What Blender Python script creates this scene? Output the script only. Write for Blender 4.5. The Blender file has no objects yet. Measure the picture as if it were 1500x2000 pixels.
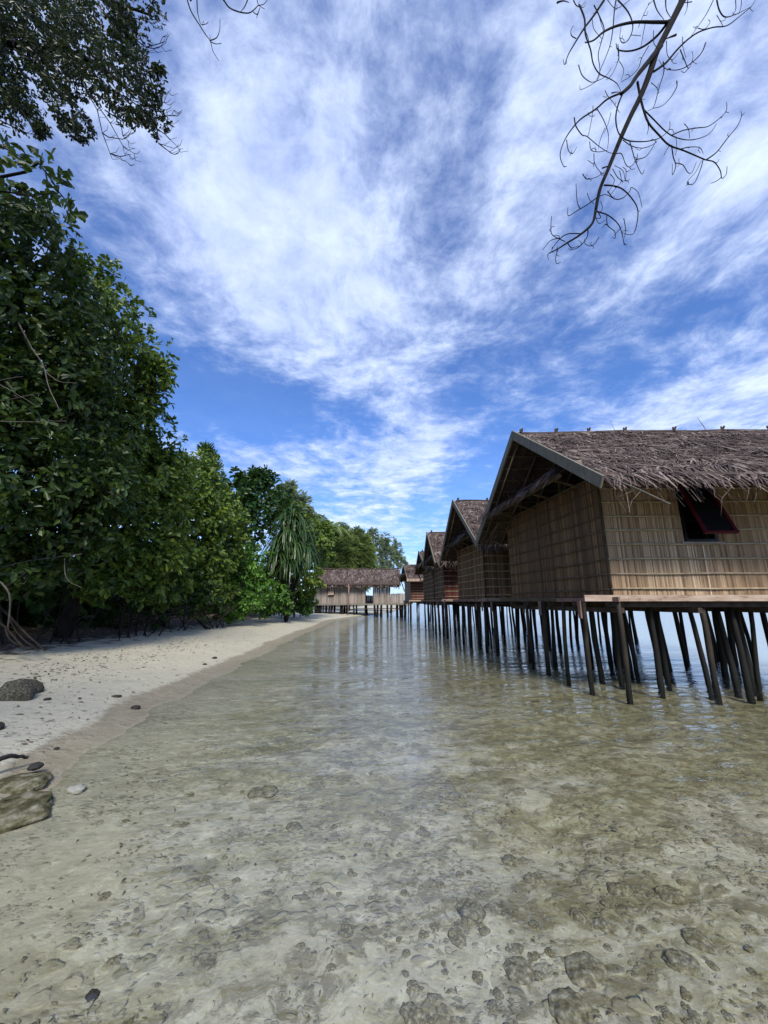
import bpy, math, random
import numpy as np
from mathutils import Vector
R = math.radians
scene = bpy.context.scene
COL = scene.collection

# ------------------------------------------------------------------ camera
F_PX, PITCH, EYE = 751.0, R(13.1), 1.6
cam_d = bpy.data.cameras.new('camera'); cam = bpy.data.objects.new('camera', cam_d); COL.objects.link(cam)
cam_d.sensor_fit = 'VERTICAL'; cam_d.sensor_height = 36.0; cam_d.lens = 36.0*F_PX/2000.0
cam_d.clip_start = 0.05; cam_d.clip_end = 5000
cam.location = (0, 0, EYE); cam.rotation_euler = (math.pi/2+PITCH, 0, 0)
scene.camera = cam

# ------------------------------------------------------------------ world, sun, exposure
SUN_EL, SUN_AZ = R(43), R(170)      # azimuth clockwise from +Y: behind the camera, a little to the right
def build_world():
    w = bpy.data.worlds.new('World'); scene.world = w; w.use_nodes = True
    nt = w.node_tree; N = nt.nodes; L = nt.links; N.clear()
    out = N.new('ShaderNodeOutputWorld'); bg = N.new('ShaderNodeBackground'); L.new(bg.outputs[0], out.inputs[0])
    bg.inputs[1].default_value = 0.1
    sky = N.new('ShaderNodeTexSky'); sky.sky_type = 'NISHITA'; sky.sun_disc = False
    sky.sun_elevation = SUN_EL; sky.sun_rotation = SUN_AZ
    sky.air_density = 1.0; sky.dust_density = 0.3; sky.ozone_density = 3.0
    tc = N.new('ShaderNodeTexCoord')
    def vm(op, a, b=None, s=None):
        n = N.new('ShaderNodeVectorMath'); n.operation = op
        for i, v in enumerate((a, b)):
            if v is None: continue
            if isinstance(v, (tuple, list)): n.inputs[i].default_value = v
            else: L.new(v, n.inputs[i])
        if s is not None:
            if isinstance(s, (int, float)): n.inputs['Scale'].default_value = s
            else: L.new(s, n.inputs['Scale'])
        return n.outputs['Value'] if op in ('LENGTH', 'DISTANCE') else n.outputs[0]
    def ma(op, a, b=None, c=None, clamp=False):
        n = N.new('ShaderNodeMath'); n.operation = op; n.use_clamp = clamp
        for i, v in enumerate((a, b, c)):
            if v is None: continue
            if isinstance(v, (int, float)): n.inputs[i].default_value = v
            else: L.new(v, n.inputs[i])
        return n.outputs[0]
    def noise(vec, scale, det=6, rough=.55, dist=0.0):
        n = N.new('ShaderNodeTexNoise'); n.inputs['Scale'].default_value = scale; n.inputs['Detail'].default_value = det
        n.inputs['Roughness'].default_value = rough; n.inputs['Distortion'].default_value = dist; L.new(vec, n.inputs['Vector'])
        return n
    sep = N.new('ShaderNodeSeparateXYZ'); L.new(tc.outputs['Generated'], sep.inputs[0])
    z = ma('ADD', ma('MAXIMUM', sep.outputs[2], 0.0), 0.05)
    comb = N.new('ShaderNodeCombineXYZ'); L.new(ma('DIVIDE', sep.outputs[0], z), comb.inputs[0]); L.new(ma('DIVIDE', sep.outputs[1], z), comb.inputs[1])
    p = comb.outputs[0]
    wob = noise(p, .9, 4)
    p2 = vm('ADD', p, vm('SCALE', vm('SUBTRACT', wob.outputs['Color'], (.5, .5, .5)), s=.45))
    mp = N.new('ShaderNodeMapping'); mp.inputs['Rotation'].default_value = (0, 0, R(-14)); mp.inputs['Scale'].default_value = (1.15, .62, 1)
    mp.inputs['Location'].default_value = (3.1, 1.7, 0); L.new(p2, mp.inputs[0])
    n1 = noise(mp.outputs[0], 1.0, 9, .58).outputs['Fac']
    n2 = noise(p2, 4.6, 9, .66).outputs['Fac']
    n3 = noise(p2, 14.0, 6, .65).outputs['Fac']
    dens = ma('ADD', ma('MULTIPLY', n1, .9), ma('ADD', ma('MULTIPLY', n2, .78), ma('MULTIPLY', n3, .22)))
    # where the cloud street and the open gaps of this sky stand (plane coordinates x/z, y/z)
    for (cx, cy, rx, ry, a) in SKY_SPOTS:
        d = vm('LENGTH', vm('MULTIPLY', vm('SUBTRACT', p, (cx, cy, 0)), (1/rx, 1/ry, 0)))
        g = ma('POWER', 2.718, ma('MULTIPLY', ma('MULTIPLY', d, d), -1.0))
        dens = ma('ADD', dens, ma('MULTIPLY', g, a))
    mr = N.new('ShaderNodeMapRange'); mr.interpolation_type = 'SMOOTHERSTEP'
    mr.inputs[1].default_value = .70; mr.inputs[2].default_value = 1.26; L.new(dens, mr.inputs[0])
    cov = mr.outputs[0]
    # thin white veil low over the sea
    low = ma('POWER', ma('SUBTRACT', 1.0, ma('MAXIMUM', sep.outputs[2], 0.0), clamp=True), 7.0)
    cov = ma('MAXIMUM', cov, ma('MULTIPLY', low, .85), clamp=True)
    cov = ma('ADD', ma('MULTIPLY', cov, .82), .05)
    tint = N.new('ShaderNodeMix'); tint.data_type = 'RGBA'; tint.blend_type = 'MULTIPLY'; tint.inputs[0].default_value = 1
    L.new(sky.outputs[0], tint.inputs[6]); tint.inputs[7].default_value = SKY_TINT
    cr = N.new('ShaderNodeValToRGB'); cr.color_ramp.elements[0].position = .38; cr.color_ramp.elements[0].color = (.34, .43, .72, 1)
    cr.color_ramp.elements[1].position = .66; cr.color_ramp.elements[1].color = (.68, .78, .97, 1)
    L.new(ma('ADD', ma('MULTIPLY', n2, .7), ma('MULTIPLY', n1, .3)), cr.inputs[0])
    cs = vm('SCALE', cr.outputs[0], s=10.0*CLOUD_GAIN)
    mx = N.new('ShaderNodeMix'); mx.data_type = 'RGBA'; L.new(cov, mx.inputs[0]); L.new(tint.outputs[2], mx.inputs[6]); L.new(cs, mx.inputs[7])
    L.new(mx.outputs[2], bg.inputs[0])
SKY_SPOTS = [(-.20, 1.05, .24, .45, .17), (-.30, .68, .30, .30, .17), (.25, 2.05, .16, .5, .26), (-.72, 1.62, .34, .30, -.42), (-.30, 1.85, .25, .3, -.06), (.42, 1.10, .22, .34, -.03), (.12, .76, .10, .2, -.10), (.0, .50, .30, .14, -.05), (-.46, .95, .26, .26, .15),
             (.95, 1.12, .26, .22, -.11), (.80, .62, .35, .25, .08), (1.5, 1.65, .35, .45, .18), (-.9, 2.3, .35, .3, .20), (-.35, 2.7, .5, .3, .08), (.85, 2.6, .5, .6, -.22), (.5, .55, .25, .2, .08)]
SKY_TINT = (.56, .88, 1.38, 1)
CLOUD_GAIN = .97
build_world()
sd = bpy.data.lights.new('sun', 'SUN'); sun = bpy.data.objects.new('sun', sd); COL.objects.link(sun)
sd.energy = 3.3; sd.angle = R(13); sd.color = (1, .95, .85)
sdir = Vector((math.sin(SUN_AZ)*math.cos(SUN_EL), math.cos(SUN_AZ)*math.cos(SUN_EL), math.sin(SUN_EL)))
sun.rotation_euler = sdir.to_track_quat('Z', 'Y').to_euler(); sun.location = (0, 0, 30)
vs = scene.view_settings; vs.view_transform = 'Standard'; vs.look = 'None'; vs.gamma = 1; vs.exposure = 0.62
scene.render.engine = 'CYCLES'
cy = scene.cycles; cy.max_bounces = 8; cy.diffuse_bounces = 3; cy.glossy_bounces = 3; cy.transmission_bounces = 4; cy.transparent_max_bounces = 12
cy.use_denoising = True; cy.caustics_reflective = False; cy.caustics_refractive = False; cy.sample_clamp_indirect = 4

# ------------------------------------------------------------------ helpers
def ray(px, py):
    x = (px-750)/F_PX; y = -(py-1000)/F_PX
    return np.array((x, math.cos(PITCH)-y*math.sin(PITCH), math.sin(PITCH)+y*math.cos(PITCH)))
def aty(px, py, Y):
    d = ray(px, py); t = Y/d[1]; return np.array((d[0]*t, Y, EYE+d[2]*t))
def atz(px, py, z=0.0):
    d = ray(px, py); t = (z-EYE)/d[2]; return np.array((d[0]*t, d[1]*t, z))

def tag(o, label=None, cat=None, group=None, kind=None):
    if label: o['label'] = label
    if cat: o['category'] = cat
    if group: o['group'] = group
    if kind: o['kind'] = kind
    return o
def empty(name, loc=(0, 0, 0)):
    o = bpy.data.objects.new(name, None); COL.objects.link(o); o.location = loc; o.empty_display_size = .3; return o
def mesh_obj(name, V, Fc, mat, parent=None, loc=None, smooth=False):
    me = bpy.data.meshes.new(name)
    if isinstance(V, np.ndarray): V = V.tolist()
    if isinstance(Fc, np.ndarray): Fc = Fc.tolist()
    me.from_pydata(V, [], Fc)
    if smooth: me.polygons.foreach_set('use_smooth', [True]*len(me.polygons))
    me.materials.append(mat); me.update()
    o = bpy.data.objects.new(name, me); COL.objects.link(o)
    if parent: o.parent = parent
    if loc is not None: o.location = loc
    return o
class MB:
    def __init__(s): s.v = []; s.f = []
    def add(s, V, Fc):
        b = len(s.v); s.v.extend([tuple(map(float, p)) for p in V]); s.f.extend([tuple(i+b for i in f) for f in Fc])
    def hexa(s, c):     # 8 corners: bottom 4 ccw, top 4 ccw
        s.add(c, [(3, 2, 1, 0), (4, 5, 6, 7), (0, 1, 5, 4), (1, 2, 6, 5), (2, 3, 7, 6), (3, 0, 4, 7)])
    def beam(s, a, b, w, h, up=(0, 0, 1)):      # box along a->b, w across, h along up
        a = Vector(a); b = Vector(b); d = (b-a).normalized(); u = Vector(up)
        r = d.cross(u)
        if r.length < 1e-4: r = d.cross(Vector((1, 0, 0)))
        r.normalize(); u = r.cross(d).normalized()
        r = r*w/2; u = u*h/2
        s.hexa([a-r-u, a+r-u, b+r-u, b-r-u, a-r+u, a+r+u, b+r+u, b-r+u])
    def tube(s, pts, rad, n=6, cap=True):
        pts = [Vector(p) for p in pts]; V = []; Fc = []
        prev = None
        for i, p in enumerate(pts):
            d = (pts[min(i+1, len(pts)-1)]-pts[max(i-1, 0)])
            if d.length < 1e-9: d = Vector((0, 0, 1))
            d.normalize()
            if prev is None:
                r = d.cross(Vector((0, 0, 1)))
                if r.length < .05: r = d.cross(Vector((1, 0, 0)))
            else: r = prev-d*prev.dot(d)
            r.normalize(); prev = r.copy(); q = d.cross(r)
            ra = rad[i] if hasattr(rad, '__len__') else rad
            for k in range(n):
                a = 2*math.pi*k/n; V.append(p+(r*math.cos(a)+q*math.sin(a))*ra)
        for i in range(len(pts)-1):
            for k in range(n):
                k2 = (k+1) % n; Fc.append((i*n+k, i*n+k2, (i+1)*n+k2, (i+1)*n+k))
        if cap: Fc.append(tuple(range(n))[::-1]); Fc.append(tuple((len(pts)-1)*n+k for k in range(n)))
        s.add(V, Fc)
    def build(s, name, mat, parent=None, smooth=False, loc=None):
        return mesh_obj(name, s.v, s.f, mat, parent, loc, smooth)

# value noise, numpy
def _hash(ix, iy, iz, seed):
    h = (ix*374761393 + iy*668265263 + iz*2147483647 + seed*974711) & 0xffffffff
    h = ((h ^ (h >> 13))*1274126177) & 0xffffffff
    return ((h ^ (h >> 16)) & 0xffff)/65535.0
def vnoise(x, y, z=0.0, seed=0):
    x = np.asarray(x, float); y = np.asarray(y, float); z = np.zeros_like(x)+z
    ix = np.floor(x).astype(np.int64); iy = np.floor(y).astype(np.int64); iz = np.floor(z).astype(np.int64)
    fx = x-ix; fy = y-iy; fz = z-iz; fx = fx*fx*(3-2*fx); fy = fy*fy*(3-2*fy); fz = fz*fz*(3-2*fz)
    r = 0
    for dx in (0, 1):
        for dy in (0, 1):
            for dz in (0, 1):
                r = r + _hash(ix+dx, iy+dy, iz+dz, seed)*(fx if dx else 1-fx)*(fy if dy else 1-fy)*(fz if dz else 1-fz)
    return r
def fbm(x, y, z=0.0, o=4, seed=0):
    a = .5; s = 0; f = 1
    for i in range(o): s = s+a*(vnoise(np.asarray(x)*f, np.asarray(y)*f, np.asarray(z)*f, seed+i)-.5); a *= .5; f *= 2.03
    return s

# ------------------------------------------------------------------ materials
def newmat(name):
    m = bpy.data.materials.new(name); m.use_nodes = True; nt = m.node_tree
    return m, nt.nodes, nt.links, nt.nodes['Principled BSDF'], nt.nodes['Material Output']
def n_noise(N, L, vec, scale, det=4, rough=.55, stretch=None):
    if stretch:
        mp = N.new('ShaderNodeMapping'); mp.inputs['Scale'].default_value = stretch; L.new(vec, mp.inputs[0]); vec = mp.outputs[0]
    n = N.new('ShaderNodeTexNoise'); n.inputs['Scale'].default_value = scale; n.inputs['Detail'].default_value = det; n.inputs['Roughness'].default_value = rough
    L.new(vec, n.inputs['Vector']); return n.outputs['Fac']
def n_math(N, L, op, a, b=None, clamp=False):
    n = N.new('ShaderNodeMath'); n.operation = op; n.use_clamp = clamp
    for i, v in enumerate((a, b)):
        if v is None: continue
        if isinstance(v, (int, float)): n.inputs[i].default_value = v
        else: L.new(v, n.inputs[i])
    return n.outputs[0]
def n_ramp(N, L, fac, stops):
    r = N.new('ShaderNodeValToRGB'); e = r.color_ramp.elements
    while len(e) < len(stops): e.new(.5)
    for i, (p, c) in enumerate(stops): e[i].position = p; e[i].color = (*c, 1)
    L.new(fac, r.inputs[0]); return r.outputs[0]
def n_mix(N, L, fac, a, b, mode='MIX'):
    n = N.new('ShaderNodeMix'); n.data_type = 'RGBA'; n.blend_type = mode
    for i, v in ((0, fac), (6, a), (7, b)):
        if isinstance(v, (int, float)): n.inputs[i].default_value = v
        elif isinstance(v, tuple): n.inputs[i].default_value = (*v, 1)
        else: L.new(v, n.inputs[i])
    return n.outputs[2]
def n_step(N, L, v, a, b):
    n = N.new('ShaderNodeMapRange'); n.interpolation_type = 'SMOOTHSTEP'; n.inputs[1].default_value = a; n.inputs[2].default_value = b
    L.new(v, n.inputs[0]); return n.outputs[0]
def n_bump(N, L, h, strength, dist, normal=None):
    b = N.new('ShaderNodeBump'); b.inputs['Strength'].default_value = strength; b.inputs['Distance'].default_value = dist
    L.new(h, b.inputs['Height'])
    if normal: L.new(normal, b.inputs['Normal'])
    return b.outputs[0]
def obj_vec(N): return N.new('ShaderNodeTexCoord').outputs['Object']
def island(N): return N.new('ShaderNodeNewGeometry').outputs['Random Per Island']

def mat_islands(name, stops, rough=.8, nscale=6, namt=.35, stretch=None, bump=0):
    m, N, L, B, O = newmat(name); v = obj_vec(N)
    nz = n_noise(N, L, v, nscale, 5, .6, stretch)
    f = n_math(N, L, 'ADD', n_math(N, L, 'MULTIPLY', island(N), 1-namt), n_math(N, L, 'MULTIPLY', nz, namt))
    L.new(n_ramp(N, L, f, stops), B.inputs['Base Color']); B.inputs['Roughness'].default_value = rough
    if bump: L.new(n_bump(N, L, nz, bump, .01), B.inputs['Normal'])
    return m
def mat_noise(name, stops, rough=.8, nscale=4, stretch=None, bump=.3, bdist=.01, det=6):
    m, N, L, B, O = newmat(name); v = obj_vec(N)
    nz = n_noise(N, L, v, nscale, det, .6, stretch)
    L.new(n_ramp(N, L, nz, stops), B.inputs['Base Color']); B.inputs['Roughness'].default_value = rough
    if bump: L.new(n_bump(N, L, nz, bump, bdist), B.inputs['Normal'])
    B.inputs['Specular IOR Level'].default_value = .15
    return m
def mat_leaf(name, stops, rough=.42, trans=.25, clump=1.2, tcol=(.10, .16, .02)):
    m, N, L, B, O = newmat(name); v = obj_vec(N)
    nz = n_noise(N, L, v, clump, 3, .5)
    f = n_math(N, L, 'ADD', n_math(N, L, 'MULTIPLY', island(N), .62), n_math(N, L, 'MULTIPLY', nz, .38))
    c = n_ramp(N, L, f, stops)
    L.new(c, B.inputs['Base Color']); B.inputs['Roughness'].default_value = rough; B.inputs['Specular IOR Level'].default_value = .35
    T = N.new('ShaderNodeBsdfTranslucent'); L.new(n_mix(N, L, .6, c, tcol), T.inputs[0])
    ms = N.new('ShaderNodeMixShader'); ms.inputs[0].default_value = trans
    L.new(B.outputs[0], ms.inputs[1]); L.new(T.outputs[0], ms.inputs[2]); L.new(ms.outputs[0], O.inputs[0])
    return m

M = {}
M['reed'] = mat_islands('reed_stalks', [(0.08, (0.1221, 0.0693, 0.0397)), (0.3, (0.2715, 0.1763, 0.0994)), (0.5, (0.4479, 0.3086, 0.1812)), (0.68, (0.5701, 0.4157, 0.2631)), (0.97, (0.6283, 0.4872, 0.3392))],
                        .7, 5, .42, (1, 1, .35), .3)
M['reed_dark'] = mat_islands('reed_stalks_shaded', [(0.1, (0.0357, 0.0182, 0.0089)), (0.4, (0.107, 0.0576, 0.0252)), (0.65, (0.1783, 0.1037, 0.0467)), (0.9, (0.3091, 0.192, 0.0926))],
                        .75, 5, .42, (1, 1, .35), .3)  # darker reed copy: shade on the gable side is put into the colour
M['reed_grey'] = mat_islands('reed_stalks_grey', [(.1, (.13, .11, .09)), (.5, (.24, .2, .17)), (.9, (.36, .31, .27))], .8, 4, .5, (1, 1, .3), .2)
M['plank_red'] = mat_islands('planks_red', [(.1, (.05, .014, .012)), (.5, (.10, .025, .02)), (.9, (.16, .045, .035))], .7, 4, .4, (1, 1, .3), .2)
M['plank_brown'] = mat_islands('planks_brown', [(.1, (.05, .028, .02)), (.5, (.10, .06, .04)), (.9, (.18, .12, .08))], .7, 4, .4, (1, 1, .3), .2)
M['batten'] = mat_noise('bamboo_batten', [(.3, (.24, .18, .11)), (.7, (.44, .36, .25))], .6, 6, None, .2)
M['thatch'] = mat_islands('palm_thatch', [(0.08, (0.0161, 0.0099, 0.0083)), (0.38, (0.0498, 0.0321, 0.0272)), (0.62, (0.1045, 0.0742, 0.0629)), (0.8, (0.1848, 0.1417, 0.1216)), (0.97, (0.3697, 0.3214, 0.277))], .85, 2.2, .35)
M['thatch_base'] = mat_noise('thatch_underlayer', [(.3, (.035, .025, .02)), (.7, (.09, .065, .055))], .95, 5, None, .5, .03)
M['board_grey'] = mat_noise('weathered_grey_board', [(.3, (.12, .11, .085)), (.7, (.22, .205, .165))], .8, 5, (6, 6, 1), .2)
M['board_pale'] = mat_noise('pale_sawn_board', [(.25, (.12, .06, .05)), (.42, (.33, .24, .18)), (.7, (.45, .36, .28))], .75, 3, (1, 3, 4), .2)
M['board_pink'] = mat_noise('pinkish_sawn_timber', [(.3, (.13, .075, .06)), (.7, (.30, .19, .155))], .75, 4, None, .2)
M['timber_dark'] = mat_noise('dark_timber', [(.3, (.03, .022, .016)), (.7, (.085, .062, .045))], .85, 6, None, .3)
M['rafter'] = mat_noise('roof_pole_wood', [(.3, (.06, .045, .03)), (.7, (.15, .115, .08))], .8, 6, None, .3)
M['window_red'] = mat_noise('maroon_paint', [(.3, (.055, .006, .012)), (.7, (.085, .010, .018))], .4, 8, None, .1)
M['window_dark'] = mat_noise('dark_shutter_board', [(.3, (.006, .006, .008)), (.7, (.014, .012, .014))], .3, 8, None, .05)
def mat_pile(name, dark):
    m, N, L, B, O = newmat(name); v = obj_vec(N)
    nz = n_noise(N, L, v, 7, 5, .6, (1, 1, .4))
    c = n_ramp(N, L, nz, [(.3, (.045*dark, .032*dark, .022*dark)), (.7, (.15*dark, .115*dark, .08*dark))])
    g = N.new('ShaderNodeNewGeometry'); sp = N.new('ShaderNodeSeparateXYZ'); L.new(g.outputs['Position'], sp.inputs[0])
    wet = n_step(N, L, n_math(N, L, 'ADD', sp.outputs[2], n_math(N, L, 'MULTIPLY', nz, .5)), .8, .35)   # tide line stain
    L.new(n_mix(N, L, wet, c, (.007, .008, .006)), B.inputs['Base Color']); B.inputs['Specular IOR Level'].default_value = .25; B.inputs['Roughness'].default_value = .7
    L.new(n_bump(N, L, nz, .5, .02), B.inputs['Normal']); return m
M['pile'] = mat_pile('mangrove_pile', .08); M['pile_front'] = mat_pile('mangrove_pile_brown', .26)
M['bark'] = mat_noise('grey_brown_bark', [(0.3, (0.0128, 0.0104, 0.008)), (0.7, (0.044, 0.036, 0.0288))], .9, 5, (1, 1, .4), .6, .02)
M['bark_dark'] = mat_noise('backlit_bark', [(0.3, (0.004, 0.0035, 0.0035)), (0.7, (0.01, 0.008, 0.0075))], .9, 12, None, .5, .01)  # near-black: the backlit look is put into the colour
M['deadwood'] = mat_noise('bleached_deadwood', [(0.3, (0.06, 0.051, 0.042)), (0.7, (0.156, 0.138, 0.12))], .85, 6, None, .4)
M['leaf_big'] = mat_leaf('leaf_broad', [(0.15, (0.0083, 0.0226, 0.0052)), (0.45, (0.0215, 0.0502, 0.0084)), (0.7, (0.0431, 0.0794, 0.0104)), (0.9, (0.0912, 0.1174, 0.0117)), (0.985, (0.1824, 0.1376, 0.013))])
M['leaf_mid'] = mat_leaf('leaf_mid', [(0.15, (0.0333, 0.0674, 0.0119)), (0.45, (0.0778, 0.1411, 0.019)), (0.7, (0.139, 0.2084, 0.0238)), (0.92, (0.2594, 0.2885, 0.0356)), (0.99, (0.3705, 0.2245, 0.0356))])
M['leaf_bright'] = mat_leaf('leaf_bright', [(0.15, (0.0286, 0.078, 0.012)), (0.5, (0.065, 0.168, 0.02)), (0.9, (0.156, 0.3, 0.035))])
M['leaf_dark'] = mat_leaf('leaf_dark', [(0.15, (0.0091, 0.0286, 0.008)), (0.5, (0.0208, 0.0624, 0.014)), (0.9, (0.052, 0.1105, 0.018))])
M['leaf_olive'] = mat_leaf('leaf_olive', [(0.15, (0.0062, 0.0114, 0.0052)), (0.5, (0.0146, 0.0239, 0.0083)), (0.85, (0.0312, 0.039, 0.0114)), (0.97, (0.0624, 0.052, 0.0156))], trans=.15)
M['needle'] = mat_leaf('casuarina_needles', [(0.15, (0.1001, 0.143, 0.0792)), (0.5, (0.1716, 0.2288, 0.1188)), (0.9, (0.286, 0.3575, 0.1848))], .6, .4)
M['needle_olive'] = mat_leaf('casuarina_needles_olive', [(0.15, (0.0882, 0.1309, 0.036)), (0.5, (0.1512, 0.2156, 0.06)), (0.9, (0.2394, 0.308, 0.096))], .6, .4)
M['pandan'] = mat_leaf('strap_leaf', [(0.15, (0.0179, 0.0462, 0.0119)), (0.5, (0.0357, 0.0792, 0.0208)), (0.8, (0.0654, 0.1122, 0.0298)), (0.97, (0.1428, 0.132, 0.0476))], .35, .2)
M['rock'] = mat_noise('beach_rock', [(.33, (.03, .026, .018)), (.5, (.10, .09, .065)), (.68, (.22, .205, .16))], .9, 9, None, 1.0, .05, 9)
M['rock_moss'] = mat_noise('algae_covered_rock', [(0.33, (0.0216, 0.0202, 0.0101)), (0.47, (0.072, 0.067, 0.0324)), (0.57, (0.1368, 0.126, 0.0792)), (0.7, (0.2592, 0.2412, 0.1872))], .9, 2.6, None, .7, .05, 10)
M['rock_dark'] = mat_noise('dark_stone', [(.3, (.015, .015, .014)), (.7, (.05, .045, .04))], .7, 7, None, .5)
M['stone_bed'] = mat_noise('seabed_stone', [(0.34, (0.0634, 0.0564, 0.0357)), (0.47, (0.1152, 0.1025, 0.068)), (0.56, (0.1728, 0.1555, 0.1094)), (0.68, (0.265, 0.2477, 0.1901))], .9, 3.2, None, .5, .015, 7)
M['coral_white'] = mat_noise('bleached_coral', [(.3, (.22, .215, .18)), (.7, (.34, .33, .29))], .9, 9, None, .6)
M['litter'] = mat_islands('leaf_litter', [(.1, (.025, .018, .012)), (.6, (.10, .07, .045)), (.95, (.30, .25, .19))], .9, 5, .2)
M['tarp'] = mat_noise('blue_tarpaulin', [(.3, (.015, .06, .30)), (.7, (.03, .10, .42))], .45, 3, None, .4, .05)

def mat_ground():
    m, N, L, B, O = newmat('sand_and_seabed'); v = obj_vec(N)
    sp = N.new('ShaderNodeSeparateXYZ'); L.new(v, sp.inputs[0]); z = sp.outputs[2]
    rot = N.new('ShaderNodeMapping'); rot.inputs['Rotation'].default_value = (0, 0, R(-20)); L.new(v, rot.inputs[0]); rv = rot.outputs[0]
    fine = n_noise(N, L, v, 60, 3, .7); mid = n_noise(N, L, v, 9, 6, .65)
    big = n_noise(N, L, rv, 1.1, 7, .62, (.55, 1.3, 1)); str_ = n_noise(N, L, rv, 5, 7, .68, (.6, 1.4, 1))
    dry = n_ramp(N, L, n_math(N, L, 'ADD', n_math(N, L, 'MULTIPLY', mid, .6), n_math(N, L, 'MULTIPLY', fine, .4)), [(.3, (.355, .325, .24)), (.7, (.46, .43, .33))])
    wet = n_ramp(N, L, mid, [(.3, (.21, .18, .125)), (.7, (.28, .245, .17))])
    # seabed: pale sand under olive turf and grey rubble
    wv = N.new('ShaderNodeTexNoise'); wv.inputs['Scale'].default_value = 3.0; wv.inputs['Detail'].default_value = 3; L.new(rv, wv.inputs[0])
    ws = N.new('ShaderNodeVectorMath'); ws.operation = 'SCALE'; ws.inputs['Scale'].default_value = .55; L.new(wv.outputs['Color'], ws.inputs[0])
    wa = N.new('ShaderNodeVectorMath'); wa.operation = 'ADD'; L.new(rv, wa.inputs[0]); L.new(ws.outputs[0], wa.inputs[1]); wv = wa.outputs[0]
    st2 = n_noise(N, L, wv, 9, 8, .70, (.5, 1.35, 1)); st3 = n_noise(N, L, wv, 26, 6, .7, (.45, 1.4, 1))
    sand = n_ramp(N, L, n_math(N, L, 'ADD', n_math(N, L, 'MULTIPLY', mid, .5), n_math(N, L, 'MULTIPLY', st2, .5)), [(.34, (.36, .335, .27)), (.55, (.50, .475, .40)), (.68, (.62, .61, .54))])
    olive = n_ramp(N, L, st2, [(.33, (.13, .118, .06)), (.5, (.31, .285, .17)), (.66, (.50, .47, .33))])
    yv = n_math(N, L, 'MULTIPLY', sp.outputs[1], .025)
    belt = n_math(N, L, 'ADD', n_math(N, L, 'ADD', n_math(N, L, 'MULTIPLY', big, .7), n_math(N, L, 'MULTIPLY', str_, .3)), n_math(N, L, 'MINIMUM', n_math(N, L, 'MULTIPLY', n_math(N, L, 'SUBTRACT', sp.outputs[1], 2.6), .03), .10))
    deep = n_step(N, L, z, -.05, -.16)
    c = n_mix(N, L, n_math(N, L, 'MULTIPLY', deep, n_math(N, L, 'MULTIPLY', n_step(N, L, belt, .46, .60), .9)), sand, olive)
    grime = n_noise(N, L, v, 22, 5, .7)
    mot = n_noise(N, L, wv, 4.2, 10, .74, (.8, 1.15, 1))
    c = n_mix(N, L, n_math(N, L, 'MULTIPLY', deep, n_math(N, L, 'MULTIPLY', n_step(N, L, mot, .49, .58), .75)), c, (.17, .145, .088))
    c = n_mix(N, L, n_math(N, L, 'MULTIPLY', n_step(N, L, mot, .45, .36), .55), c, (.66, .65, .57))
    c = n_mix(N, L, n_math(N, L, 'MULTIPLY', n_step(N, L, n_math(N, L, 'ADD', n_math(N, L, 'MULTIPLY', st2, .35), n_math(N, L, 'ADD', n_math(N, L, 'MULTIPLY', st3, .35), n_math(N, L, 'MULTIPLY', big, .30))), .53, .62), .8), c, (.06, .055, .038))
    c = n_mix(N, L, n_math(N, L, 'MULTIPLY', n_step(N, L, n_math(N, L, 'ADD', n_math(N, L, 'MULTIPLY', st3, .5), n_math(N, L, 'MULTIPLY', grime, .5)), .40, .33), .5), c, (.58, .58, .52))
    def pebbles(scale, lo, hi, msc, m0, m1):
        vo = N.new('ShaderNodeTexVoronoi'); vo.feature = 'F1'; vo.inputs['Scale'].default_value = scale
        dv = N.new('ShaderNodeVectorMath'); dv.operation = 'ADD'; sc = N.new('ShaderNodeVectorMath'); sc.operation = 'SCALE'; sc.inputs['Scale'].default_value = 1.3/scale
        nn = N.new('ShaderNodeTexNoise'); nn.inputs['Scale'].default_value = scale*.8; L.new(v, nn.inputs[0]); L.new(nn.outputs['Color'], sc.inputs[0]); L.new(v, dv.inputs[0]); L.new(sc.outputs[0], dv.inputs[1]); L.new(dv.outputs[0], vo.inputs['Vector'])
        return n_math(N, L, 'MULTIPLY', n_step(N, L, vo.outputs['Distance'], lo, hi), n_step(N, L, n_noise(N, L, v, msc, 3), m0, m1)), vo.outputs['Color']
    peb, pc = pebbles(9, .46, .30, 1.4, .44, .56); peb2, pc2 = pebbles(24, .46, .30, 2.6, .46, .56)
    pcol = n_ramp(N, L, pc, [(.2, (.16, .145, .10)), (.5, (.30, .28, .21)), (.8, (.46, .43, .35))])
    c = n_mix(N, L, n_math(N, L, 'MULTIPLY', peb, .55), c, pcol)
    c = n_mix(N, L, n_math(N, L, 'MULTIPLY', peb2, .5), c, n_ramp(N, L, pc2, [(.2, (.09, .08, .055)), (.8, (.42, .40, .34))]))
    c = n_mix(N, L, 1.0, c, (.69, .675, .625), 'MULTIPLY')
    # white sand further out in the lagoon
    wn = n_noise(N, L, v, .25, 3)
    c = n_mix(N, L, n_math(N, L, 'MULTIPLY', n_step(N, L, n_math(N, L, 'ADD', z, n_math(N, L, 'MULTIPLY', wn, .3)), -.6, -1.1), .85), c, (.55, .56, .46))
    zz = n_math(N, L, 'ADD', z, n_math(N, L, 'MULTIPLY', n_math(N, L, 'SUBTRACT', mid, .5), .05))
    c = n_mix(N, L, n_step(N, L, zz, -.015, .01), c, wet)
    c = n_mix(N, L, n_step(N, L, zz, .070, .10), c, dry)
    soil = n_ramp(N, L, mid, [(.35, (.02, .015, .01)), (.65, (.08, .06, .04))])
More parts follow.
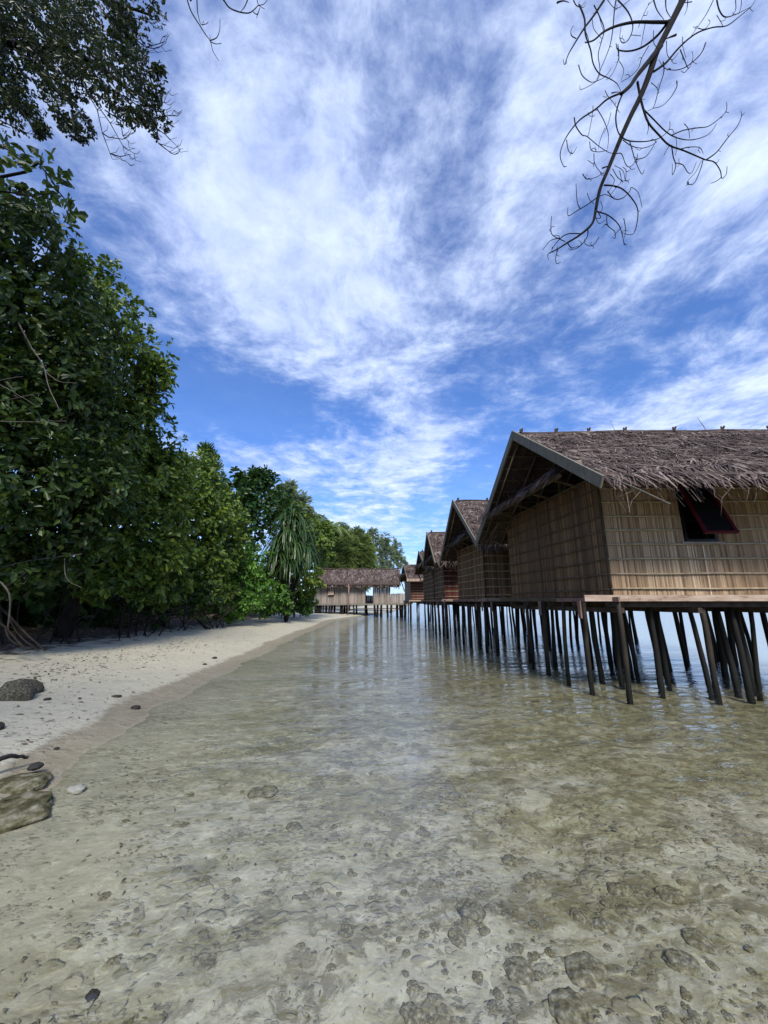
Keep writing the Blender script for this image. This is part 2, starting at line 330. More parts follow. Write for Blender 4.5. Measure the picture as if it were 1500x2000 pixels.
    sx = n_math(N, L, 'ADD', z, n_math(N, L, 'MULTIPLY', n_math(N, L, 'SUBTRACT', n_noise(N, L, v, 2.5, 5, .65), .5), .35))
    c = n_mix(N, L, n_step(N, L, sx, .40, .48), c, soil)
    L.new(c, B.inputs['Base Color'])
    rg = N.new('ShaderNodeMapRange'); rg.inputs[1].default_value = .02; rg.inputs[2].default_value = .12; rg.inputs[3].default_value = .45; rg.inputs[4].default_value = .95
    L.new(zz, rg.inputs[0]); L.new(rg.outputs[0], B.inputs['Roughness']); B.inputs['Specular IOR Level'].default_value = .3
    hb = n_math(N, L, 'ADD', n_math(N, L, 'MULTIPLY', mid, .5), n_math(N, L, 'ADD', n_math(N, L, 'MULTIPLY', fine, .10), n_math(N, L, 'ADD', n_math(N, L, 'MULTIPLY', peb, .4), n_math(N, L, 'MULTIPLY', peb2, .2))))
    L.new(n_bump(N, L, hb, .7, .032), B.inputs['Normal'])
    return m
WATER_IOR = 1.5
def mat_water():
    m, N, L, B, O = newmat('clear_lagoon_water'); N.remove(B); v = obj_vec(N)
    wr = N.new('ShaderNodeMapping'); wr.inputs['Rotation'].default_value = (0, 0, R(-9)); L.new(v, wr.inputs[0]); v = wr.outputs[0]
    a = n_noise(N, L, v, 2.2, 3, .5, (.55, 1.6, 1)); b = n_noise(N, L, v, 6.0, 3, .55, (.65, 1.5, 1)); c = n_noise(N, L, v, 17, 2, .5, (.7, 1.4, 1))
    d = n_noise(N, L, v, .5, 2, .5)
    h = n_math(N, L, 'ADD', n_math(N, L, 'MULTIPLY', a, .55), n_math(N, L, 'ADD', n_math(N, L, 'MULTIPLY', b, .30), n_math(N, L, 'MULTIPLY', c, .15)))
    h = n_math(N, L, 'ADD', h, n_math(N, L, 'MULTIPLY', d, .6))
    pt = n_noise(N, L, v, .33, 4, .6, (.45, 1.5, 1))      # gusts: rougher and calmer patches
    mr = N.new('ShaderNodeMapRange'); mr.inputs[1].default_value = .38; mr.inputs[2].default_value = .62; mr.inputs[3].default_value = .5; mr.inputs[4].default_value = 1.6; L.new(pt, mr.inputs[0])
    h = n_math(N, L, 'MULTIPLY', h, mr.outputs[0])
    nb = n_bump(N, L, h, 1.0, .044)
    # the sheet is crossed unrefracted from both sides, so both sides take the air-to-water index
    bf = N.new('ShaderNodeNewGeometry'); io = N.new('ShaderNodeMapRange'); io.inputs[3].default_value = WATER_IOR; io.inputs[4].default_value = 1/WATER_IOR; L.new(bf.outputs['Backfacing'], io.inputs[0])
    fr = N.new('ShaderNodeFresnel'); L.new(io.outputs[0], fr.inputs['IOR']); L.new(nb, fr.inputs['Normal'])
    G = N.new('ShaderNodeBsdfGlossy'); G.inputs['Roughness'].default_value = .03; L.new(nb, G.inputs['Normal'])
    T = N.new('ShaderNodeBsdfTransparent'); T.inputs[0].default_value = (.97, .985, .94, 1)
    ms = N.new('ShaderNodeMixShader'); ff = N.new('ShaderNodeFresnel'); L.new(io.outputs[0], ff.inputs['IOR'])
    fac = n_math(N, L, 'MINIMUM', fr.outputs[0], n_math(N, L, 'ADD', n_math(N, L, 'MULTIPLY', ff.outputs[0], 2.0), .02))
    L.new(fac, ms.inputs[0]); L.new(T.outputs[0], ms.inputs[1]); L.new(G.outputs[0], ms.inputs[2]); L.new(ms.outputs[0], O.inputs[0])
    return m
M['ground'] = mat_ground(); M['water'] = mat_water()

# ------------------------------------------------------------------ ground: beach, seabed, island, one sheet
SH_Y = [-400, -20, -5, 1.0, 3.09, 3.56, 4.3, 4.9, 6.4, 8.0, 10.7, 15.4, 25, 34, 38, 42, 48, 60, 90, 400]
SH_X = [-40, -4, -2.7, -2.78, -2.72, -2.78, -3.02, -3.2, -3.6, -3.55, -3.65, -3.95, -4.1, -4.3, -3.4, -2.6, -1.2, 1.0, 4, 30]
def ground_z(x, y, relief=True):
    x = np.asarray(x, float); y = np.asarray(y, float)
    xs = np.interp(y, SH_Y, SH_X)+.16*(vnoise(y*.9, y*0, 0, 5)-.5)
    d = xs-x
    far = np.interp(y, [0, 30, 44, 60], [0, 0, 1, 1])
    up = np.interp(d, [0, .75, 2.2, 5.6, 8, 14, 60, 400], [0, .12, .27, .48, .72, 1.2, 2.2, 3])
    up2 = np.interp(d, [0, .75, 2.2, 5.6, 9, 30, 60, 400], [0, .12, .22, .32, .40, .8, 2.2, 3])
    up = up*(1-far)+up2*far
    dn = -np.interp(-d, [0, .5, 1.5, 4, 8, 14, 20, 40, 400], [0, .05, .12, .21, .26, .45, .9, 2.3, 6.0])
    z = np.where(d > 0, up, dn)
    if relief:
        k = np.clip(-d/1.5, 0, 1)
        th = R(-12); xr = x*math.cos(th)-y*math.sin(th); yr = x*math.sin(th)+y*math.cos(th)
        k2 = np.clip((-d-.35)/1.5, 0, 1)
        z = z+k*.10*fbm(x*.9, y*1.5, 0, 4, 11)+k2*.024*fbm(xr*3.2, yr*4.6, 0, 4, 23)
        lump = np.clip(fbm(x*5.5, y*5.5, 0, 3, 31)+.02, 0, 1)*np.clip(fbm(x*.8, y*.8, 0, 2, 41)*3+.45, 0, 1)
        z = z+k*lump*.10
        z = z+np.exp(-(d/.9)**2)*(.045*fbm(x*2.6, y*2.6, 0, 4, 71))
        kd = np.clip(d/1.2, 0, 1); z = z+kd*(.05*fbm(x*1.4, y*1.4, 0, 4, 51)+.03*np.minimum(0, fbm(x*4.5, y*4.5, 0, 2, 52)))
    return z
def axis(dense0, dense1, step, g, lo, hi):
    a = list(np.arange(dense0, dense1, step)); s = step; x = a[-1]
    while x < hi: s *= g; x += s; a.append(x)
    s = step; x = a[0]; pre = []
    while x > lo: s *= g; x -= s; pre.append(x)
    return np.array(pre[::-1]+a)
gx = axis(-5.2, 6.5, .032, 1.045, -900, 900); gy = axis(1.0, 8.0, .032, 1.022, -300, 1500)
X, Y = np.meshgrid(gx, gy)
Z = ground_z(X, Y)
nx, ny = len(gx), len(gy)
V = np.stack([X.ravel(), Y.ravel(), Z.ravel()], 1)
idx = np.arange(nx*ny).reshape(ny, nx)
Q = np.stack([idx[:-1, :-1].ravel(), idx[:-1, 1:].ravel(), idx[1:, 1:].ravel(), idx[1:, :-1].ravel()], 1)
g = mesh_obj('ground', V, Q, M['ground'], smooth=True); tag(g, kind='structure')
g['label'] = 'pale sand beach running down to a shallow sandy seabed'
w = mesh_obj('water', [(-900, -300, 0), (900, -300, 0), (900, 1500, 0), (-900, 1500, 0)], [(0, 1, 2, 3)], M['water'])
tag(w, kind='structure'); w['label'] = 'clear rippled shallow lagoon water'

# ------------------------------------------------------------------ huts
rnd = random.Random(7)
def stalk_wall(mb, P, a0, a1, z0, z1, rng, along, wmin=.020, wmax=.042, hole=None, out=1, top=None, jit=.03):
    """upright reed stalks side by side; P(t, off, z) gives a local point"""
    t = a0
    while t < a1-.004:
        w = min(rng.uniform(wmin, wmax), a1-t); tm = t+w/2
        zt = (top(tm) if top else z1)+rng.uniform(-jit, jit); zb = z0+rng.uniform(-.01, .01)
        segs = [(zb, zt)]
        if hole and hole[0]-w/2 < tm < hole[1]+w/2:
            segs = [(zb, hole[2]+rng.uniform(-.004, .004)), (hole[3], zt)] if zt > hole[3]+.02 else [(zb, hole[2])]
        lean = rng.uniform(-.012, .012); d = rng.uniform(.010, .024)+.012*math.sin(t*2.1+z0)
        for (p, q) in segs:
            if q-p < .02: continue
            e = .0015
            c = [P(t+e, 0, p), P(tm, d*out, p), P(t+w-e, 0, p), P(t+e+lean, 0, q), P(tm+lean, d*out, q), P(t+w-e+lean, 0, q)]
            mb.add(c, [(0, 1, 4, 3), (1, 2, 5, 4), (3, 4, 5), (2, 1, 0)])
        t += w
def thatch(mb, S, u0, u1, s0, s1, n, rng, ln=(.45, .95), wd=(.016, .042), spread=.5, lift=(.015, .075), nrm=Vector((0, 0, 1))):
    """loose palm strips on a slope: S(u, s) gives a point, s grows downslope"""
    for i in range(n):
        u = rng.uniform(u0, u1); s = rng.uniform(s0, s1); L_ = rng.uniform(*ln); a = rng.gauss(0, spread)
        if rng.random() < .08: a += rng.choice((-1, 1))*1.0
        w = rng.uniform(*wd)/2; l0 = rng.uniform(*lift)+.035*math.sin(u*2.3+s*1.1)*math.sin(s*2.9-u*.7); l1 = l0+rng.uniform(-.03, .05); b = rng.uniform(-.12, .12)
        pts = []
        for k, tt in enumerate((0, .5, 1)):
            uu = u+math.sin(a)*L_*tt+b*tt*tt; ss = s+math.cos(a)*L_*tt
            over = max(0, ss-s1)
            p = S(max(uu, u0), ss)+nrm*(l0+(l1-l0)*tt)-Vector((0, 0, over*over*.5+over*.35))
            pts.append(p)
        dr = (pts[2]-pts[0]).normalized(); sd_ = dr.cross(nrm).normalized()
        tl = nrm*rng.uniform(-.6, .6)*w
        V = [pts[0]-sd_*w*.8-tl, pts[0]+sd_*w*.8+tl, pts[1]-sd_*w-tl, pts[1]+sd_*w+tl, pts[2]-sd_*w*.25, pts[2]+sd_*w*.25]
        mb.add(V, [(0, 1, 3, 2), (2, 3, 5, 4)])

def build_pile(parent, x, y, z0, z1, r, rng, mat, lean=.05):
    mb = MB(); pts = []; rs = []
    lx, ly = rng.uniform(-lean, lean), rng.uniform(-lean, lean); k = 5; ph = rng.uniform(0, 6)
    for i in range(k+1):
        t = i/k; pts.append((x+lx*(1-t)+.015*math.sin(ph+t*4)+rng.uniform(-.008, .008), y+ly*(1-t)+.015*math.cos(ph*1.7+t*5), z0+(z1-z0)*t)); rs.append(r*(1.08-.16*t)*rng.uniform(.93, 1.07))
    mb.tube(pts, rs, 8); return mb.build('pile', mat, parent, True)

HUTS = []
def hut(name_label, group, cx, cy, U, Vv, D, Lh, vr, zr, vn, zn, vf, zf, uo, wall_w, wall_s, n_th, hole=None, zw=4.2, detail=2, pent_u=.55, piles=(), npile=(6, 5), z_f=1.70, pent=True, seed=1, fascia_mat=None, pent_z=4.5):
    rng = random.Random(seed)
    t = empty('stilt_hut', (cx, cy, 0)); tag(t, name_label, 'stilt hut', group)
    U = Vector((*U, 0)); W = Vector((*Vv, 0))
    def P(u, v, z): return U*u+W*v+Vector((0, 0, z))
    bw = (.020, .042) if detail == 2 else (.04, .08)
    # --- walls
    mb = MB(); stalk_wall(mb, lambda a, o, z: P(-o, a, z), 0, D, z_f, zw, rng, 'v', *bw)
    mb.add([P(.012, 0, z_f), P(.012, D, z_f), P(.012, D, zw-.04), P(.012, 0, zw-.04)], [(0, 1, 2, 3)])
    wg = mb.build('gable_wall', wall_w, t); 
    zs_top = lambda a: zn+(zr-zn)*(0-vn)/(vr-vn)-.14
    zst = zs_top(0)
    mb = MB(); stalk_wall(mb, lambda a, o, z: P(a, -o, z), .0, Lh, z_f, zst, rng, 'u', *bw, hole=hole)
    if hole:
        h0, h1, h2, h3 = hole
        for (a, b, c, d) in ((0, h0, z_f, zst-.06), (h1, Lh, z_f, zst-.06), (h0, h1, z_f, h2), (h0, h1, h3, zst-.06)):
            if d > c: mb.add([P(a, .012, c), P(b, .012, c), P(b, .012, d), P(a, .012, d)], [(0, 1, 2, 3)])
    else: mb.add([P(0, .012, z_f), P(Lh, .012, z_f), P(Lh, .012, zst-.06), P(0, .012, zst-.06)], [(0, 1, 2, 3)])
    wsouth = mb.build('long_wall', wall_s, t)
    mb = MB(); stalk_wall(mb, lambda a, o, z: P(a, D+o, z), 0, Lh, z_f, zw, rng, 'u', .06, .1)
    stalk_wall(mb, lambda a, o, z: P(Lh+o, a, z), 0, D, z_f, zw+.5, rng, 'v', .06, .1)
    mb.build('rear_wall', wall_w, t)
    # battens, each a sub-part of its wall
    if detail >= 1 and pent is not None:
        zz = z_f+.14; k = 0; step = (zw-z_f-.14)/8.0 if detail == 2 else (zw-z_f-.14)/7.0
        r = .016 if detail == 2 else .018
        while zz < zw+.02:
            for pr in ((-.013, .013) if detail == 2 else (0,)):
                pass
            m1 = MB(); m1.tube([P(-.032-rng.uniform(0, .004), v, zz+rng.uniform(-.01, .01)) for v in np.linspace(-.02, D, 9)], r, 6); m1.build('batten', M['batten'] if detail < 2 else M['rafter'], wg, True)
            a_list = [(-.03, Lh)]
            if hole and hole[2]-.02 < zz < hole[3]+.02: a_list = [(-.03, hole[0]-.05), (hole[1]+.05, Lh)]
            for a0, a1 in a_list:
                m1 = MB(); m1.tube([P(u, -.032-rng.uniform(0, .004), zz+rng.uniform(-.008, .008)+.01) for u in np.linspace(a0, a1, 12)], r*1.25, 6); m1.build('batten', M['batten'], wsouth, True)
            zz += step*(rng.uniform(.96, 1.04))
    m1 = MB(); m1.tube([P(-.02, -.03, z) for z in np.linspace(z_f, zst, 6)], .028, 6); m1.build('corner_post', M['timber_dark'], t, True)
    # --- floor and edge boards
    m1 = MB(); m1.hexa([P(0, 0, z_f-.06), P(Lh, 0, z_f-.06), P(Lh, D, z_f-.06), P(0, D, z_f-.06), P(0, 0, z_f-.012), P(Lh, 0, z_f-.012), P(Lh, D, z_f-.012), P(0, D, z_f-.012)])
    m1.build('floor_deck', M['timber_dark'], t)
    m1 = MB(); m1.beam(P(-.62 if detail == 2 else -.2, -.11, z_f-.035), P(Lh+.3, -.11, z_f-.03), .035, .12); m1.build('edge_board', fascia_mat or M['board_pale'], t)
    m1 = MB(); m1.beam(P(-.07, -.3, z_f-.06), P(-.07, D*.42, z_f-.06), .04, .09); m1.build('edge_board', M['board_pink'], t)
    m1 = MB(); m1.beam(P(-.075, D*.42+.02, z_f-.05), P(-.065, D+.8, z_f-.05), .045, .10); m1.build('edge_board', M['board_pink'] if detail < 2 else M['rafter'], t)
    m1 = MB()
    for v in np.linspace(.06, D-.05, 5): m1.beam(P(-.1, v, z_f-.15), P(Lh, v, z_f-.15), .08, .12)
    for u in np.linspace(.06, Lh-.1, 6): m1.beam(P(u, -.15, z_f-.27), P(u, D+.1, z_f-.27), .09, .1)
    m1.build('floor_beams', M['timber_dark'], t)
    # --- roof
    L0, L1 = -uo, Lh+.5
    rf = empty('roof'); rf.parent = t
    for (va, za, vb, zb, sgn, nt_) in ((vr, zr, vn, zn, -1, n_th), (vr, zr, vf, zf, 1, n_th//3)):
        A = P(0, va, za); Bp = P(0, vb, zb); dl = (Bp-A); sl = dl.length; dn = dl.normalized(); nrm = (U.cross(dn)).normalized()
        if nrm.z < 0: nrm = -nrm
        def S(u, s, A=A, dn=dn): return A+U*u+dn*s
        m1 = MB(); tk = .05
        m1.hexa([S(L0+.03, 0), S(L1, 0), S(L1, sl-.05), S(L0+.03, sl-.05), S(L0+.03, 0)+nrm*tk, S(L1, 0)+nrm*tk, S(L1, sl-.05)+nrm*tk, S(L0+.03, sl-.05)+nrm*tk])
        m1.build('roof_layer', M['thatch_base'], rf)
        m1 = MB()
        thatch(m1, S, L0+.08, L1, 0, sl-.62 if detail == 2 else sl-.7, nt_, rng, nrm=nrm, lift=(.03, .08), ln=(.35, .85) if detail == 2 else (.4, .8), wd=(.008, .024) if detail == 2 else (.025, .06), spread=.75)
        # rows of thatch ends
        rows = 9
        for k in range(rows):
            s = sl*(k+.6)/rows
            thatch(m1, S, L0+.08, L1, s-.05, s+.05, nt_//14, rng, nrm=nrm, ln=(.2, .38), lift=(.05, .10), wd=(.02, .05) if detail == 2 else (.04, .09), spread=.35)
        # ragged eave fringe
        thatch(m1, S, L0+.12, L1, sl-.34, sl-.16, int(nt_/(9 if detail == 2 else 6)), rng, nrm=nrm, ln=(.10, .28), lift=(.02, .06), wd=(.02, .05) if detail == 2 else (.04, .09), spread=.45)
        m1.build('thatch', M['thatch'], rf)
        for s in np.arange(.25, sl-.1, .42 if detail == 2 else .7):
            m1 = MB(); m1.beam(S(L0+.06, s)-nrm*.025, S(L1-.05, s)-nrm*.025, .05, .03, nrm); m1.build('purlin', M['rafter'], rf)
        for u in np.arange(L0+.2, L1, .62 if detail == 2 else 1.2):
            m1 = MB(); m1.tube([S(u, .05)-nrm*.075, S(u, sl-.12)-nrm*.075], .032, 6); m1.build('rafter', M['rafter'], rf, True)
        m1 = MB(); m1.beam(S(L0, -.05)+nrm*.01, S(L0, sl+.02)+nrm*.01, .04, .23 if detail == 2 else .2, nrm); m1.build('bargeboard', M['board_grey'], rf)
    m1 = MB(); m1.tube([P(u, vr+rng.uniform(-.02, .02), zr+.055+rng.uniform(-.015, .015)) for u in np.linspace(L0+.15, L1, 14)], .045, 6); m1.build('ridge_pole', M['timber_dark'], rf, True)
    u = L0+.25
    while u < L1:
        m1 = MB(); a = rng.uniform(-.05, .05)
        m1.tube([P(u, vr-.10, zr-.02), P(u+a, vr, zr+.14), P(u+a+.02, vr+.02, zr+.19)], [.028, .026, .022], 6)
        m1.tube([P(u+.05, vr+.10, zr-.02), P(u+.04+a, vr-.02, zr+.15), P(u+a+.05, vr-.04, zr+.19)], [.028, .026, .022], 6)
        m1.build('ridge_peg', M['timber_dark'], rf, True); u += rng.uniform(.85, 1.45)
    # --- pent of thatch across the gable, with its frame
    if pent:
        A = P(-.02, 0, pent_z+.42); psl = (P(-pent_u, 0, pent_z)-A).length; dn = (P(-pent_u, 0, pent_z)-A).normalized(); nrm = W.cross(dn).normalized()
        if nrm.z < 0: nrm = -nrm
        v0, v1 = .2, D+.15
        def S2(u, s): return A+W*u+dn*s
        m1 = MB(); m1.hexa([S2(v0, 0), S2(v1, 0), S2(v1, psl), S2(v0, psl)]+[S2(a, b)+nrm*.03 for a, b in ((v0, 0), (v1, 0), (v1, psl), (v0, psl))])
        pt = m1.build('pent_roof', M['thatch_base'], t)
        m1 = MB(); thatch(m1, S2, v0, v1, psl-.1, psl, 420 if detail == 2 else 70, rng, nrm=nrm, ln=(.12, .34), lift=(.03, .10), wd=(.014, .032) if detail == 2 else (.03, .06), spread=.5)
        thatch(m1, S2, v0, v1, 0, psl-.1, 1100 if detail == 2 else 200, rng, nrm=nrm, ln=(.2, .5), lift=(.03, .13), wd=(.012, .03) if detail == 2 else (.03, .06), spread=.55)
        m1.build('thatch', M['thatch'], pt)
        m1 = MB(); m1.beam(P(-pent_u+.05, v0-.1, pent_z-.03), P(-pent_u+.05, v1+.1, pent_z-.03), .05, .08); m1.beam(P(-.02, 0, zw+.03), P(-.02, D, zw+.03), .05, .05)
        for v in np.linspace(v0+.2, v1-.1, 5): m1.beam(P(-pent_u+.05, v, pent_z-.05), P(.0, v+.1, zw-.1), .04, .04); m1.beam(P(.03, v, zw-.2), P(.03, v, pent_z+.42), .05, .05)
        m1.build('pent_frame', M['rafter'], t)
    # struts under the far eave
    zD = zf+(zr-zf)*(vf-D)/(vf-vr) if vf > D else zf
    m1 = MB()
    m1.beam(P(-.05, D-.05, zw-.9), P(-.35, min(vf-.2, D+.5), zf+.12), .06, .06); m1.beam(P(-.55, D-.7, zf+.52), P(-.55, vf-.25, zf+.10), .05, .05)
    m1.beam(P(-.6, D+.15, zf+.33), P(.6, D+.15, zf+.33), .04, .05)
    m1.build('eave_strut', M['rafter'], t)
    # --- piles
    for (px_, py_) in piles:
        x, y = px_-cx, py_-cy
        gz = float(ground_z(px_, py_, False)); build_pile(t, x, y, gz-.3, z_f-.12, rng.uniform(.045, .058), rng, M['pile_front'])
        m1 = MB(); m1.beam((x-.10, y-.02, z_f-.09), (x-.10, y-.02, z_f-.45), .035, .11, (0, 1, 0)); 
        if rng.random() < .6: m1.build('bracket', M['board_pink'], t)
    nu, nv = npile
    for i in range(nu):
        for j in range(nv):
            u = .25+Lh*(i+.5)/nu+rng.uniform(-.28, .28); v = .45+(D-.4)*(j+.1)/nv+rng.uniform(-.25, .25)
            p = P(u, v, 0); gz = float(ground_z(cx+p.x, cy+p.y, False))
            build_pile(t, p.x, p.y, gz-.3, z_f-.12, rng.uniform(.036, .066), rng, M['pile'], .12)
    return t, P

U1 = (.9995, -.03); V1 = (-.0995, .995)
h1, P1 = hut('largest and nearest thatched reed hut on stilts with an open maroon window', 'stilt huts in a row over the lagoon', 4.58, 7.9, U1, V1, 4.72, 7.6,
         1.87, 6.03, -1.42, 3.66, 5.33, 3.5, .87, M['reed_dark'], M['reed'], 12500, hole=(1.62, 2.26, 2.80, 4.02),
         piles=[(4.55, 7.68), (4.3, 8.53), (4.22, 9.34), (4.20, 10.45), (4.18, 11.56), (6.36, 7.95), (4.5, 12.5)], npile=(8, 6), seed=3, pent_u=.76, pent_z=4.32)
# window of the near hut: frame, outward hung sash
def hut_window(t, P):
    wn = MB(); u0, u1, z0, z1 = 1.62, 2.26, 2.80, 4.02
    wn.beam(P(u0+.025, -.01, z0), P(u0+.025, -.01, z1), .05, .05, (0, 1, 0)); wn.beam(P(u1-.025, -.01, z0), P(u1-.025, -.01, z1), .05, .05, (0, 1, 0)); wn.beam(P(u0+.05, -.01, z0+.025), P(u1-.05, -.01, z0+.025), .05, .05); wn.beam(P(u0+.05, -.01, z1-.025), P(u1-.05, -.01, z1-.025), .05, .05)
    w_ = wn.build('window', M['window_dark'], t)
    a = R(21); Ls = 1.16
    def Q(u, s): return P(u, -.05-math.sin(a)*s, z1-.02-math.cos(a)*s)
    m = MB(); up = Q(0, 0)-Q(0, 0)+Vector((0, -math.cos(a), math.sin(a)))
    m.beam(Q(u0+.03, 0), Q(u0+.03, Ls), .065, .04, up); m.beam(Q(u1-.03, 0), Q(u1-.03, Ls), .065, .04, up)
    m.beam(Q(u0, Ls+.0), Q(u1, Ls+.0), .04, .075, up); m.beam(Q(u0, .03), Q(u1, .03), .04, .06, up)
    m.build('sash_frame', M['window_red'], w_)
    m = MB(); m.beam(Q((u0+u1)/2, .05), Q((u0+u1)/2, Ls-.03), u1-u0-.12, .012, up); m.build('sash_panel', M['window_dark'], w_)
    m = MB(); m.beam(P(u0-.1, -.045, z0-.03), P(u1+.1, -.045, z0-.03), .04, .035); m.build('sill', M['reed_grey'], w_)
    # long loose stem sticking out of the thatch
hut_window(h1, P1)
# loose palm stems poking from the eave of the near hut
m = MB(); a = aty(1190, 932, 6.3)-np.array([4.58, 7.9, 0]); b = aty(1308, 985, 6.15)-np.array([4.58, 7.9, 0])
m.tube([a, (a+b)/2+np.array([0, 0, .02]), b], [.010, .014, .022], 6); m.build('loose_stem', M['deadwood'], h1, True)
for (x0, y0, x1, y1, bx) in ((1255, 955, 1228, 1003, -8), (1238, 958, 1204, 972, 0), (1440, 938, 1408, 1008, -14), (1462, 940, 1456, 985, 3), (1475, 940, 1470, 990, 5), (1316, 930, 1322, 965, 4)):
    m = MB(); a = aty(x0, y0, 6.45); b = aty(x1, y1, 6.4); c = aty((x0+x1)/2+bx, (y0+y1)/2, 6.38); o = np.array([4.58, 7.9, 0])
    m.tube([a-o, c-o, b-o], [.006, .006, .004], 5); m.build('loose_stem', M['deadwood'], h1, True)
h2, P2 = hut('second thatched stilt hut behind the nearest one, with pale banded reed gable', 'stilt huts in a row over the lagoon', 3.89, 15.0, (1, 0), (-.10, .995), 3.55, 7.0,
         1.35, 5.85, -1.6, 3.43, 3.95, 3.5, .74, M['reed_dark'], M['reed_dark'], 3400, zw=3.9, detail=1, pent_z=4.15,
         piles=[(3.95, 14.2), (3.8, 14.95), (3.85, 16.1), (3.7, 17.2), (3.55, 18.0), (3.62, 16.7)], npile=(7, 4), seed=5)
h3, P3 = hut('third stilt hut in the row, with dark red plank walls under grey thatch', 'stilt huts in a row over the lagoon', 3.30, 21.3, (1, .0), (-.06, .998), 2.7, 6.5,
         1.0, 5.5, -1.2, 3.5, 2.8, 3.7, .72, M['plank_brown'], M['plank_red'], 1500, zw=3.8, detail=1, pent_z=4.0,
         piles=[(3.25, 20.6), (3.2, 21.6), (3.1, 22.4), (3.0, 23.3), (3.3, 21.1)], npile=(6, 4), seed=8)
h4, P4 = hut('fourth stilt hut in the row, small with plain brown gable', 'stilt huts in a row over the lagoon', 3.18, 24.7, (1, .0), (-.05, .998), 4.6, 6.0,
         2.9, 5.05, -.4, 3.5, 5.2, 3.6, .55, M['plank_brown'], M['plank_brown'], 900, zw=3.7, detail=1, pent_z=4.1,
         piles=[(3.1, 25.5), (3.0, 27), (2.95, 28.6)], npile=(5, 4), seed=12)
h5, P5 = hut('fifth and farthest stilt hut of the row, beside the long hut', 'stilt huts in a row over the lagoon', 2.42, 35.0, (1, .0), (-.06, .998), 5.0, 6.0,
         1.9, 4.95, -1.0, 3.45, 5.6, 3.6, .45, M['reed_grey'], M['plank_red'], 900, zw=3.5, detail=1, pent_z=4.0, fascia_mat=M['board_pale'],
         piles=[(2.3, 34.7), (2.2, 36), (2.1, 37.6), (2.0, 39)], npile=(5, 5), seed=15)
m = MB(); m.beam(P5(-.5, -1.05, 3.42), P5(6.3, -1.05, 3.42), .06, .22); m.build('eave_board', M['board_pale'], h5)

